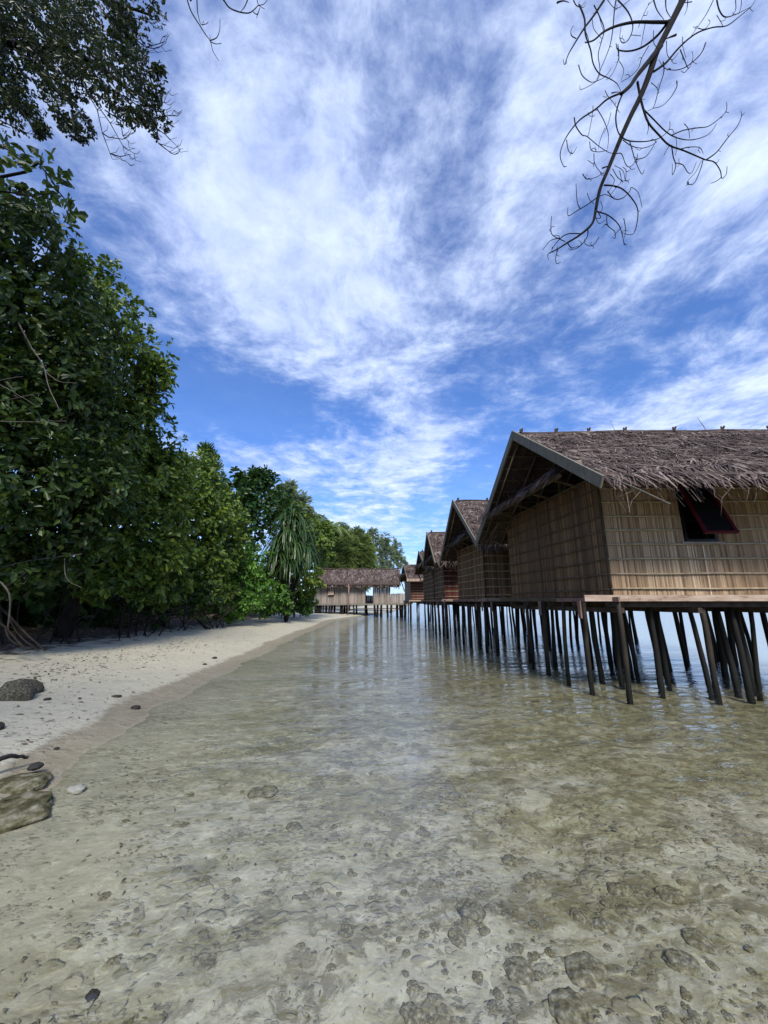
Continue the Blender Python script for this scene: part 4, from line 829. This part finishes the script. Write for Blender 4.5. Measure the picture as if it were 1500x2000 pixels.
# ------------------------------------------------------------------ bare tree whose boughs hang in at the top
def bare_tree():
    rng = random.Random(77); bx, by = -5.2, -3.5; bz = float(ground_z(bx, by, False))-.1
    t = empty('bare_tree', (bx, by, bz)); tag(t, 'leafless tree whose dark curling twigs hang into the sky at the top right', 'tree')
    o = Vector((bx, by, bz)); Y0 = 3.2
    def Q(px, py, dy=0.0): return Vector(aty(px, py, Y0+dy))-o
    mb = MB()
    limb_to(mb, (0, 0, 0), Vector((-3.8, -2.6, 6.5))-o, .28, .2, rng, 6, .02)
    a = Vector((-3.8, -2.6, 6.5))-o
    P_ = [a, a+Vector((2.5, 2, 2.6)), Vector((1.2, 1.2, 10.8))-o, Vector((3.2, 2.5, 10.6))-o, Q(1345, -60), Q(1333, 0)]
    mb.tube(P_, [.17, .15, .12, .09, .055, .045], 8)
    P_ = [a, a+Vector((1.6, 2.6, 2.8)), Vector((-1.0, 2.6, 10.2))-o, Q(400, -60), Q(372, 0)]
    mb.tube(P_, [.10, .07, .05, .02, .013], 6); mb.build('trunk', M['bark_dark'], t, True)
    s3 = lambda pts: [(1000+x/3.0, y/3.0) for x, y in pts]
    def crv(pts, r0, r1, dy0=0.0, dy1=0.0, m=None):
        # Catmull-Rom through traced points
        pts = [Q(x, y, dy0+(dy1-dy0)*i/(len(pts)-1)) for i, (x, y) in enumerate(pts)]
        out = []; n = len(pts)
        for i in range(n-1):
            p0 = pts[max(i-1, 0)]; p1 = pts[i]; p2 = pts[i+1]; p3 = pts[min(i+2, n-1)]
            for k in range(4):
                u = k/4; out.append(.5*((2*p1)+(p2-p0)*u+(2*p0-5*p1+4*p2-p3)*u*u+(3*p1-p0-3*p2+p3)*u**3))
        out.append(pts[-1]); m.tube(out, [.72*(r0+(r1-r0)*(i/(len(out)-1))) for i in range(len(out))], 6)
    m = MB()
    crv(s3([(1000, 0), (955, 90), (900, 200), (845, 310), (810, 420), (755, 560), (700, 670), (650, 780), (600, 900), (560, 1000), (515, 1110), (490, 1235)]), .062, .020, m=m)
    crv(s3([(490, 1235), (470, 1310), (400, 1375), (320, 1425), (265, 1460), (215, 1485)]), .020, .006, m=m)
    crv(s3([(870, 270), (800, 360), (735, 440), (695, 500), (640, 550)]), .045, .022, 0, -.3, m=m)
    crv(s3([(920, 120), (860, 200), (790, 260), (730, 290), (670, 300), (620, 290), (610, 255)]), .022, .007, 0, .3, m=m)
    crv(s3([(920, 130), (830, 130), (720, 130), (620, 150), (540, 185), (480, 235), (430, 250)]), .028, .008, 0, -.4, m=m)
    m.build('bough', M['bark_dark'], t, True)
    T = [  # traced twigs, start radius
      ([(540, 0), (480, 90), (420, 170), (370, 250), (330, 320), (308, 378), (300, 345)], .02),
      ([(375, 225), (350, 210), (345, 180), (360, 150)], .009), ([(610, 0), (600, 60), (590, 180), (570, 280), (530, 380), (495, 470)], .012),
      ([(620, 0), (680, 70), (708, 150), (690, 220), (655, 252), (632, 225), (640, 150)], .012), ([(830, 0), (850, 60), (890, 115)], .012), ([(900, 0), (905, 60), (935, 110)], .012),
      ([(360, 0), (375, 30), (400, 40), (430, 10)], .01), ([(395, 30), (425, 110), (430, 200), (460, 290), (475, 370), (510, 430), (570, 460), (615, 490), (640, 540)], .017),
      ([(480, 30), (510, 90), (540, 170), (525, 240), (505, 320), (515, 400), (505, 460), (475, 490), (405, 525), (398, 500)], .010),
      ([(390, 380), (410, 440), (450, 475), (480, 480), (545, 450), (580, 400)], .008), ([(620, 260), (625, 340), (590, 430), (550, 470)], .007), ([(630, 360), (655, 410), (640, 470)], .006),
      ([(640, 545), (560, 580), (490, 640), (400, 700), (340, 770), (300, 840), (282, 910), (300, 970), (318, 975)], .016), ([(320, 820), (330, 880), (355, 900), (380, 860)], .007),
      ([(365, 690), (375, 740), (410, 790), (440, 800), (500, 850), (560, 890), (600, 900)], .010), ([(475, 620), (470, 680), (450, 780), (440, 800)], .006), ([(500, 640), (540, 710), (565, 790), (560, 870)], .007),
      ([(455, 830), (465, 880), (510, 890), (560, 880)], .006), ([(545, 750), (520, 810), (505, 870)], .005), ([(580, 660), (565, 720), (540, 780)], .005),
      ([(650, 545), (620, 620), (608, 700), (625, 780), (670, 820), (740, 830), (810, 825), (870, 805), (920, 760), (925, 710)], .013), ([(650, 820), (700, 855), (760, 868), (810, 855), (850, 830)], .008),
      ([(735, 480), (750, 560), (770, 640), (800, 720), (860, 790), (920, 850), (1000, 880), (1060, 905), (1130, 935), (1185, 950), (1220, 1000), (1230, 1045), (1255, 1020), (1260, 975)], .019),
      ([(1225, 1040), (1200, 1060), (1165, 1075)], .007), ([(1140, 935), (1200, 890), (1270, 800), (1320, 740), (1345, 680), (1340, 650)], .011), ([(1345, 680), (1365, 660)], .006),
      ([(770, 640), (830, 700), (900, 770), (960, 805), (1030, 820), (1100, 810), (1160, 780), (1198, 725)], .012), ([(930, 795), (1000, 765), (1080, 750), (1150, 740), (1220, 690), (1255, 650), (1258, 600)], .009), ([(1250, 655), (1270, 660)], .005),
      ([(1010, 725), (1035, 760), (1040, 810)], .006), ([(935, 850), (945, 920), (960, 970), (940, 1025), (940, 960)], .009), ([(955, 955), (1000, 965), (1030, 1010), (1055, 1010), (1080, 950)], .007), ([(1120, 935), (1105, 990), (1070, 1070), (1040, 1080), (1030, 1060), (1075, 1010), (1110, 940)], .007),
      ([(980, 875), (1040, 862), (1100, 865), (1120, 900)], .008), ([(925, 850), (905, 880), (890, 910)], .007), ([(960, 800), (965, 860), (958, 910)], .005), ([(795, 720), (800, 750), (790, 790)], .007),
      ([(830, 420), (900, 370), (960, 300), (1020, 240), (1090, 190), (1180, 160), (1260, 150), (1340, 90), (1400, 40), (1425, 0)], .018), ([(1200, 0), (1215, 60), (1250, 100), (1320, 80), (1400, 40)], .014),
      ([(1090, 165), (1130, 170), (1160, 130), (1150, 115)], .007), ([(1310, 0), (1310, 60), (1285, 95)], .007), ([(1345, 0), (1340, 50), (1325, 85)], .006), ([(1180, 0), (1140, 80), (1090, 155), (1050, 210)], .008), ([(1200, 90), (1225, 130), (1235, 155)], .006),
      ([(1055, 10), (1020, 15), (1000, 10)], .009), ([(1030, 0), (1025, 50), (1010, 90)], .008), ([(960, 205), (920, 220), (900, 230)], .02),
      ([(985, 290), (1010, 350), (1035, 400), (1060, 340), (1055, 300)], .008), ([(1135, 250), (1110, 310), (1050, 370), (990, 405), (930, 410), (890, 395), (860, 350)], .010), ([(1035, 400), (1010, 425), (990, 415)], .006), ([(1000, 215), (1000, 270), (1020, 340)], .006),
      ([(905, 240), (910, 320), (940, 350), (975, 310)], .007), ([(885, 360), (890, 420), (860, 520), (840, 600), (825, 635), (795, 650)], .009), ([(965, 475), (965, 510), (930, 570), (880, 620), (825, 635)], .009), ([(815, 485), (845, 510), (860, 545)], .006), ([(860, 490), (850, 520)], .004),
      ([(830, 180), (830, 250), (860, 290)], .007), ([(780, 140), (765, 220), (755, 280)], .006), ([(620, 290), (625, 340)], .005), ([(800, 270), (760, 340), (740, 400), (690, 450), (640, 480)], .008), ([(700, 205), (755, 210)], .005),
      ([(545, 530), (560, 560), (600, 610), (630, 660)], .006), ([(585, 545), (610, 540), (640, 540)], .01),
      ([(600, 905), (640, 900), (665, 960), (690, 978), (730, 940), (735, 900)], .007), ([(690, 830), (710, 900), (730, 960), (760, 1020), (775, 995)], .008), ([(725, 935), (780, 920), (820, 870), (845, 820)], .007),
      ([(480, 900), (485, 960), (520, 1010), (545, 1020)], .006), ([(415, 1020), (440, 1050), (500, 1035), (545, 1005)], .007), ([(445, 940), (475, 960), (480, 950)], .004), ([(530, 985), (565, 975), (560, 1000)], .012),
      ([(590, 990), (620, 1040), (660, 1060), (668, 1000), (650, 980)], .006), ([(600, 970), (650, 1000), (665, 1060), (690, 1050)], .005), ([(575, 1020), (600, 1060), (560, 1130)], .006), ([(630, 1000), (640, 1060), (610, 1100), (570, 1150)], .005),
      ([(540, 1085), (600, 1090), (650, 1110), (700, 1160), (735, 1220), (735, 1290), (715, 1365), (680, 1375), (650, 1365)], .013), ([(560, 1120), (600, 1165), (650, 1160), (690, 1120), (700, 1098), (740, 1130), (762, 1215)], .008), ([(510, 1150), (550, 1140), (590, 1160), (600, 1150)], .006),
      ([(495, 1160), (440, 1200), (380, 1235), (330, 1265), (328, 1215)], .009), ([(400, 1225), (382, 1180), (375, 1075)], .007), ([(440, 1130), (455, 1170), (480, 1195)], .005), ([(500, 1240), (560, 1260), (620, 1310), (645, 1370), (655, 1420), (668, 1435)], .011), ([(555, 1265), (560, 1320), (600, 1355), (605, 1395), (590, 1390)], .007), ([(640, 1330), (600, 1380)], .006),
      ([(490, 1270), (510, 1310), (545, 1290)], .005), ([(500, 1235), (520, 1275), (495, 1280)], .008), ([(655, 1280), (665, 1340), (660, 1395)], .006), ([(520, 1180), (530, 1220), (510, 1250)], .005),
      ([(445, 1345), (440, 1390), (400, 1440), (355, 1460), (320, 1420)], .008), ([(510, 1390), (470, 1440), (430, 1430), (425, 1400)], .006), ([(410, 1370), (330, 1370), (280, 1400), (235, 1460), (240, 1480)], .009), ([(310, 1415), (240, 1380), (228, 1340), (232, 1265)], .007), ([(280, 1395), (225, 1410), (180, 1465)], .007),
      ([(270, 1460), (255, 1510), (262, 1545), (285, 1535)], .006), ([(245, 1470), (210, 1490), (215, 1525)], .006), ([(265, 1440), (262, 1490), (275, 1500)], .004), ([(325, 1420), (350, 1450), (400, 1440)], .005),
      ([(265, 15), (300, 5), (335, 15)], .016), ([(740, 160), (770, 90), (800, 30), (830, 0)], .006), ([(470, 110), (480, 170), (525, 225)], .006), ([(430, 180), (450, 240), (425, 245)], .006), ([(560, 0), (610, 50), (690, 0)], .006), ([(500, 60), (520, 130), (535, 180)], .006)]
    tw = MB(); e = MB()
    for i, (pts, r) in enumerate(T):
        dy = rng.uniform(-.25, .25)
        crv(s3(pts), r*.95, .0035, 0, dy, m=tw)
        if len(pts) > 3 and rng.random() < .8:   # small side shoots
            for _ in range(2):
                x, y = pts[rng.randrange(1, len(pts)-1)]; a = rng.uniform(0, 6.28); l = rng.uniform(15, 42); c = rng.choice((-1, 1))
                crv(s3([(x, y), (x+math.cos(a)*l*.5, y+math.sin(a)*l*.5), (x+math.cos(a+c*.7)*l, y+math.sin(a+c*.7)*l)]), .005, .003, dy*.5, dy*.5, m=tw)
    tw.build('twigs', M['bark_dark'], t, True)
    s2 = lambda pts: [(x*560/1500., y*560/1500.) for x, y in pts]
    tw = MB()
    for pts, r in [([(980, 0), (1000, 60), (1040, 125), (1075, 180), (1100, 215), (1115, 270), (1145, 318)], .010), ([(1030, 0), (1035, 70), (1050, 130)], .009), ([(1055, 130), (1078, 125), (1090, 115)], .006), ([(1060, 120), (1066, 110)], .004), ([(1100, 212), (1135, 195), (1150, 150), (1150, 100)], .007), ([(1105, 220), (1130, 230), (1158, 226)], .006), ([(1102, 205), (1097, 185)], .004),
                   ([(1170, 0), (1200, 40), (1250, 62), (1300, 68), (1330, 50), (1350, 30), (1380, 22), (1398, 0)], .011), ([(1295, 0), (1280, 35), (1260, 60)], .008), ([(1345, 0), (1352, 25), (1385, 48)], .006), ([(1325, 62), (1345, 75), (1360, 40), (1342, 95)], .007)]:
        crv(s2(pts), r, .0035, -.4, -.3, m=tw)
    tw.tube([Q(372, 0, -.4), Q(400, -60), Q(430, -50), Q(437, 0, -.4)], .012, 6)
    tw.build('twigs', M['bark_dark'], t, True)
bare_tree()

# ------------------------------------------------------------------ rocks, stones, driftwood, litter
def rock_mesh(seed, flat=.6, rough=.28, sub=4, ang=0):
    import bmesh
    bm = bmesh.new(); bmesh.ops.create_icosphere(bm, subdivisions=sub, radius=1)
    C_ = np.array([v.co[:] for v in bm.verts]); n = fbm(C_[:, 0]*1.3+seed*7, C_[:, 1]*1.3, C_[:, 2]*1.3, 4, seed)*2
    n2 = fbm(C_[:, 0]*5+seed, C_[:, 1]*5, C_[:, 2]*5, 3, seed+3)
    C_ = C_*(1+rough*n+.16*n2)[:, None]; C_[:, 2] *= flat
    for v, c in zip(bm.verts, C_): v.co = c
    me = bpy.data.meshes.new('stone'); bm.to_mesh(me); bm.free(); me.polygons.foreach_set('use_smooth', [True]*len(me.polygons)); return me
def put_rock(name, me, mat, x, y, z, s, label, cat, group=None, rz=0, sc=(1, 1, 1)):
    m2 = me
    if not m2.materials: m2.materials.append(mat)
    o = bpy.data.objects.new(name, m2); COL.objects.link(o); o.location = (x, y, z); o.scale = (s*sc[0], s*sc[1], s*sc[2]); o.rotation_euler = (0, 0, rz); tag(o, label, cat, group); return o
def on_ground(px, py):
    z = 0.1
    for _ in range(12):
        p = atz(px, py, z); z = .5*z+.5*float(ground_z(p[0], p[1]))
    p = atz(px, py, z); return p[0], p[1], float(ground_z(p[0], p[1]))
def rk(px, py, wpx, me, mat, label, cat='rock', name='rock', group=None, sink=.15, sc=(1, 1, 1), rz=0):
    x, y, z = on_ground(px, py); dist = y*math.cos(PITCH)+(z-EYE)*math.sin(PITCH); s = wpx/2/F_PX*dist*.85
    return put_rock(name, me, mat, x, y, z+s*sink, s, label, cat, group, rz, sc)
rk(28, 1364, 74, rock_mesh(1, .95), M['rock'], 'larger grey-brown boulder of the pair on the dry sand at the left', sc=(1, .8, 1))
rk(54, 1352, 52, rock_mesh(2, .95), M['rock'], 'smaller boulder tucked behind the larger one on the dry sand')
rk(-12, 1425, 36, rock_mesh(3, .7), M['rock_dark'], 'dark rock cut by the left edge of the picture on the dry sand')
rk(15, 1590, 170, rock_mesh(4, .34, .4, 5), M['rock_moss'], 'large olive algae-covered rock at the water line in the lower left', sink=-.05, sc=(.9, 1.1, .8))
rk(30, 1530, 125, rock_mesh(5, .22, .35, 5), M['rock_moss'], 'flat mossy slab behind the large algae-covered rock', sink=-.05)
rk(66, 1514, 30, rock_mesh(6, .5), M['rock_dark'], 'small blue-black stone on top of the mossy slab by the water', sink=1.2)
rk(265, 1384, 19, rock_mesh(7, .6), M['rock_dark'], 'lone dark stone at the edge of the wet sand')
rk(419, 1286, 11, rock_mesh(8, .6), M['rock_dark'], 'dark pebble farther up the beach, above its companion')
rk(400, 1298, 10, rock_mesh(9, .4), M['rock_dark'], 'thin dark pebble just below another near the dry sand edge')
rk(228, 1361, 24, rock_mesh(10, .2), M['rock'], 'flat pale grey stone on the dry sand', sc=(1, .6, 1))
rk(110, 1463, 12, rock_mesh(11, .5), M['rock_dark'], 'small dark stone near the lower end of the dry sand')
rk(92, 1367, 16, rock_mesh(12, .4), M['rock_dark'], 'dark fragment right of the boulder pair')
rk(238, 1514, 19, rock_mesh(13, .35), M['coral_white'], 'white coral fragment under the shallows at the left', 'coral', 'coral_fragment', sc=(1.2, .6, 1))
rk(150, 1545, 40, rock_mesh(14, .35, .5), M['coral_white'], 'pale knobbly coral lump just under the water line', 'coral', 'coral_fragment')
# the larger stones on the seabed, each told apart by where it lies
sb = [(1212, 1740, 48, 'dark oval stone on the seabed, left of a similar paler one', .6), (1313, 1752, 55, 'oval stone on the seabed right of the dark oval one', .6), (918, 1780, 62, 'wedge-shaped stone on the seabed pointing up the picture', .5), (892, 1834, 38, 'dark blocky stone below the wedge-shaped one', .8),
      (993, 1788, 32, 'small square stone right of the wedge-shaped one', .5), (1129, 1789, 38, 'round stone touching a longer one on the seabed', .6), (1176, 1806, 46, 'long slanting stone beside the round one on the seabed', .4), (1150, 1896, 84, 'broad flat ribbed stone in the lower right seabed', .4),
      (806, 1986, 52, 'rounded stone cut by the bottom edge', .5), (1046, 1720, 40, 'grey stone above the small square one', .6), (998, 1683, 42, 'flattish olive stone midway up the shallows', .4), (828, 1628, 28, 'small reddish stone in the bright reflection', .6),
      (985, 1608, 32, 'reddish brown flat stone with another leaning on it', .4), (1362, 1842, 60, 'pale humped stone near the right edge', .5), (1334, 1880, 62, 'low ribbed stone below the pale humped one', .35), (1120, 1970, 95, 'wide crusted slab at the bottom right', .25),
      (1014, 1895, 62, 'crumbly flat stone left of the broad ribbed one', .3), (180, 1946, 30, 'black stone near the lower left corner', .7), (676, 1822, 36, 'brown stone in the middle of the lower shallows', .5), (571, 1616, 32, 'flat stone below the bright reflection on its left', .35), (510, 1546, 60, 'grey slab below the left side of the reflection', .2), (395, 1880, 60, 'low grey slab in the lower left shallows', .18)]
for i, (px, py, wp, lb, fl) in enumerate(sb):
    rk(px, py, wp*1.06, rock_mesh(40+i, fl, .6), M['rock_dark'] if 'black' in lb else M['stone_bed'], lb, 'stone', 'seabed_stone', sink=-.06*1.0, rz=i*1.3)
protos = [rock_mesh(70+i, (.30, .45, .55, .38)[i % 4], .75, 3) for i in range(12)]
rr = random.Random(88)
for i in range(230):
    if rr.random() < .7: px = rr.uniform(640, 1560); py = rr.uniform(1500, 2030)
    else: px = rr.uniform(0, 1500); py = rr.uniform(1420, 2030)
    x, y, z = on_ground(px, py)
    if z > -.05: continue
    s = rr.uniform(.012, .034)
    put_rock('small_stone', protos[i % 12], M['stone_bed'], x, y, z-s*.12, s, 'small rounded grey-brown stone lying on the sandy seabed', 'stone', 'small stones scattered over the seabed', rr.uniform(0, 6))
# sea litter on the bed and sand: leaves, twigs, fragments
def litter(name, label, n, gen, mat, size, kindl='litter'):
    V = []; Fc = []
    for i in range(n):
        p = gen(i)
        if p is None: continue
        x, y, z = p; s = rr.uniform(*size); a = rr.uniform(0, 6.28); w_ = s*rr.uniform(.12, .5); k = len(V); h = rr.uniform(.003, .02)
        ca, sa = math.cos(a), math.sin(a)
        for (u, v, hh) in ((-s, 0, h*.4), (-.2*s, -w_, h), (s, 0, h*.6), (.1*s, w_, h)): V.append((x+u*ca-v*sa, y+u*sa+v*ca, z+hh))
        V.append((x, y, z+h+w_*.35)); Fc += [(k, k+1, k+4), (k+1, k+2, k+4), (k+2, k+3, k+4), (k+3, k, k+4)]
    o = mesh_obj(name, V, Fc, mat); tag(o, label, kindl, kind='stuff')
def gen_sand(i):
    if rr.random() < .5: px = rr.uniform(0, 620); py = rr.uniform(1225, 1500)
    else:
        px = rr.uniform(40, 560); c = 1330-.2*px; py = c+rr.gauss(0, 16)
    x, y, z = on_ground(px, py); return (x, y, z) if .1 < z < .6 else None
litter('beach_debris', 'scattered dead leaves and twigs on the dry sand', 1500, gen_sand, M['litter'], (.012, .06))
def gen_edge(i):
    y = rr.uniform(5, 32)**1.0; xs = float(np.interp(y, SH_Y, SH_X)); x = xs-5.4-abs(rr.gauss(0, 1.1))+rr.uniform(-.5, .3)
    return (x, y, float(ground_z(x, y)))
litter('leaf_debris', 'dark leaf litter and rubble along the foot of the trees', 4200, gen_edge, M['litter'], (.03, .11))
def gen_bed(i):
    px = rr.uniform(-50, 1550); py = 1235+(rr.random()**.8)*800; x, y, z = on_ground(px, py)
    if z > -.04 or y < 2.7: return None
    if fbm(np.array(x*.9), np.array(y*1.4), 0, 3, 61)+rr.uniform(-.12, .12) < .0: return None
    return (x, y, z)
litter('seabed_debris', 'dark weed and coral fragments strewn over the seabed', 900, gen_bed, M['rock_moss'], (.006, .024))
def gen_pale(i):
    px = rr.uniform(-50, 1550); py = 1400+(rr.random()**.8)*650; x, y, z = on_ground(px, py)
    return (x, y, z) if z < -.04 else None
litter('coral_rubble_debris', 'pale coral rubble strewn over the seabed', 900, gen_pale, M['stone_bed'], (.008, .022))

def branchy(name, label, base, polys, mat, cat='branch', group=None, partname='stem'):
    b = np.array(base); mb = MB()
    for pts, r0, r1 in polys:
        q = [np.array(p)-b for p in pts]; P_ = []
        for i in range(len(q)-1):
            p0 = q[max(i-1, 0)]; p1 = q[i]; p2 = q[i+1]; p3 = q[min(i+2, len(q)-1)]
            for k in range(5):
                u = k/5; P_.append(.5*((2*p1)+(p2-p0)*u+(2*p0-5*p1+4*p2-p3)*u*u+(3*p1-p0-3*p2+p3)*u**3)+np.array([0, 0, .006*math.sin(i*7+k*2.3)]))
        P_.append(q[-1]); mb.tube(P_, [r0+(r1-r0)*i/(len(P_)-1) for i in range(len(P_))], 7)
    o = mb.build(name, mat, None, True, loc=tuple(b)); tag(o, label, cat, group); return o
def pz(px, py, Y): return tuple(aty(px, py, Y))
branchy('fallen_branch', 'fallen bare branches leaning onto the sand at the left edge', pz(80, 1272, 8.6),
        [([pz(-30, 1160, 8.8), pz(15, 1200, 8.8), pz(45, 1232, 8.7), pz(88, 1271, 8.6)], .035, .015), ([pz(15, 1200, 8.8), pz(35, 1238, 8.7), pz(76, 1272, 8.55)], .02, .01), ([pz(-30, 1195, 8.5), pz(10, 1225, 8.5), pz(40, 1258, 8.5), pz(60, 1268, 8.4)], .03, .012), ([pz(10, 1225, 8.5), pz(20, 1250, 8.4), pz(50, 1265, 8.4)], .02, .01)], M['bark'])
branchy('driftwood_stick', 'dark driftwood stick resting on the mossy slab by the water', tuple(on_ground(20, 1508)), [([tuple(np.array(on_ground(-30, 1522))+[0, 0, .12]), tuple(np.array(on_ground(15, 1508))+[0, 0, .13]), tuple(np.array(on_ground(50, 1498))+[0, 0, .08])], .025, .012)], M['rock_dark'])
dead = [('dead_branch', 'pale dead branch curving down through the foliage at the left', [([pz(62, 680, 6.9), pz(85, 715, 6.9), pz(95, 755, 6.85), pz(116, 800, 6.8)], .014, .006), ([pz(88, 725, 6.9), pz(115, 745, 6.9), pz(150, 748, 6.9)], .008, .004), ([pz(62, 680, 6.9), pz(20, 600, 7.6)], .014, .02)]),
        ('dead_branch', 'grey forked dead twigs reaching in from the left edge', [([pz(-40, 735, 6.8), pz(0, 752, 6.8), pz(25, 765, 6.8), pz(70, 792, 6.8)], .012, .004), ([pz(-40, 760, 6.8), pz(5, 742, 6.8), pz(45, 735, 6.8)], .010, .004), ([pz(-40, 790, 6.8), pz(10, 782, 6.8), pz(65, 770, 6.8)], .010, .004), ([pz(-40, 822, 6.8), pz(40, 824, 6.8), pz(130, 822, 6.8)], .010, .004)]),
        ('dead_branch', 'long bare branch sweeping across the dark hollow beneath the near tree', [([pz(-40, 1115, 8), pz(0, 1108, 8), pz(60, 1095, 8.2), pz(160, 1082, 8.6)], .022, .008), ([pz(10, 1145, 8), pz(35, 1130, 8.1), pz(60, 1108, 8.2)], .014, .008), ([pz(126, 1090, 8.5), pz(130, 1130, 8.4), pz(160, 1148, 8.4)], .010, .004), ([pz(-20, 1120, 7.8), pz(18, 1160, 7.9), pz(15, 1230, 8.2)], .02, .014)])]
for n_, lb, polys in dead: branchy(n_, lb, polys[0][0][0], polys, M['deadwood'])
# low tangle of stems under the trees
rt = random.Random(55)
def tangle(label, px0, px1, n, Y0, Y1, py0, py1, group):
    polys = []
    for i in range(n):
        px = rt.uniform(px0, px1); f = (px-px0)/(px1-px0); Y = Y0+(Y1-Y0)*f+rt.uniform(-.4, .6); a = rt.uniform(-110, 110)
        g0 = aty(px, 1200, Y); gz = float(ground_z(g0[0], Y, False)); p0 = (g0[0], Y, gz-.05)
        p2 = aty(px+a, rt.uniform(py0, py1), Y+rt.uniform(0, .8)); p1 = ((p0[0]+p2[0])/2+rt.uniform(-.2, .2), (p0[1]+p2[1])/2, (p0[2]+p2[2])/2+rt.uniform(-.1, .25))
        polys.append(([p0, p1, tuple(p2)], rt.uniform(.012, .03), .006))
    branchy('bush_stems', label, polys[0][0][0], polys, M['bark'], 'stems', group)
tangle('tangle of thin bare stems rising from the sand left of the blue tarpaulin', 235, 330, 16, 12.8, 15.2, 1110, 1180, 'bare stems under the trees')
tangle('tangle of bare stems right of the blue tarpaulin under the foliage', 340, 440, 18, 15.8, 19.5, 1130, 1190, 'bare stems under the trees')
tangle('sparse stems in the dark hollow at the far left', 0, 200, 12, 9.8, 12.0, 1060, 1180, 'bare stems under the trees')
# stick fence lying low among the stems
mb = MB(); pts = [(235, 1222, 13.2), (300, 1212, 14.6), (360, 1204, 16.2), (420, 1198, 18.6)]
P0 = np.array(aty(235, 1222, 13.2))
for k in range(3):
    mb.tube([np.array(aty(x, y-k*9, Y))-P0 for x, y, Y in pts], .03, 6)
for x, y, Y in pts+[(268, 1217, 13.9), (330, 1208, 15.4)]:
    p = np.array(aty(x, y, Y))-P0; mb.tube([p+[0, 0, -.3], p+[.02, 0, .55]], .03, 6)
fo = mb.build('stick_fence', M['bark'], None, True, loc=tuple(P0)); tag(fo, 'low rough fence of branches along the upper edge of the sand', 'fence')
# blue tarpaulin
mb = MB(); n = 10; V = []; Fc = []
for i in range(n):
    for j in range(n):
        p = aty(338+36*i/(n-1), 1150+34*j/(n-1), 17.6)+np.array([0, .25*math.sin(i*.9)+.15*math.sin(j*1.4+i), .04*math.sin(i*1.7)]); V.append(p)
for i in range(n-1):
    for j in range(n-1): Fc.append((i*n+j, i*n+j+1, (i+1)*n+j+1, (i+1)*n+j))
p0 = V[0].copy(); o = mesh_obj('tarpaulin', np.array(V)-p0, Fc, M['tarp'], None, tuple(p0), True); sm = o.modifiers.new('s', 'SOLIDIFY'); sm.thickness = .01
tag(o, 'blue tarpaulin hung in the shade under the beach trees', 'tarpaulin')
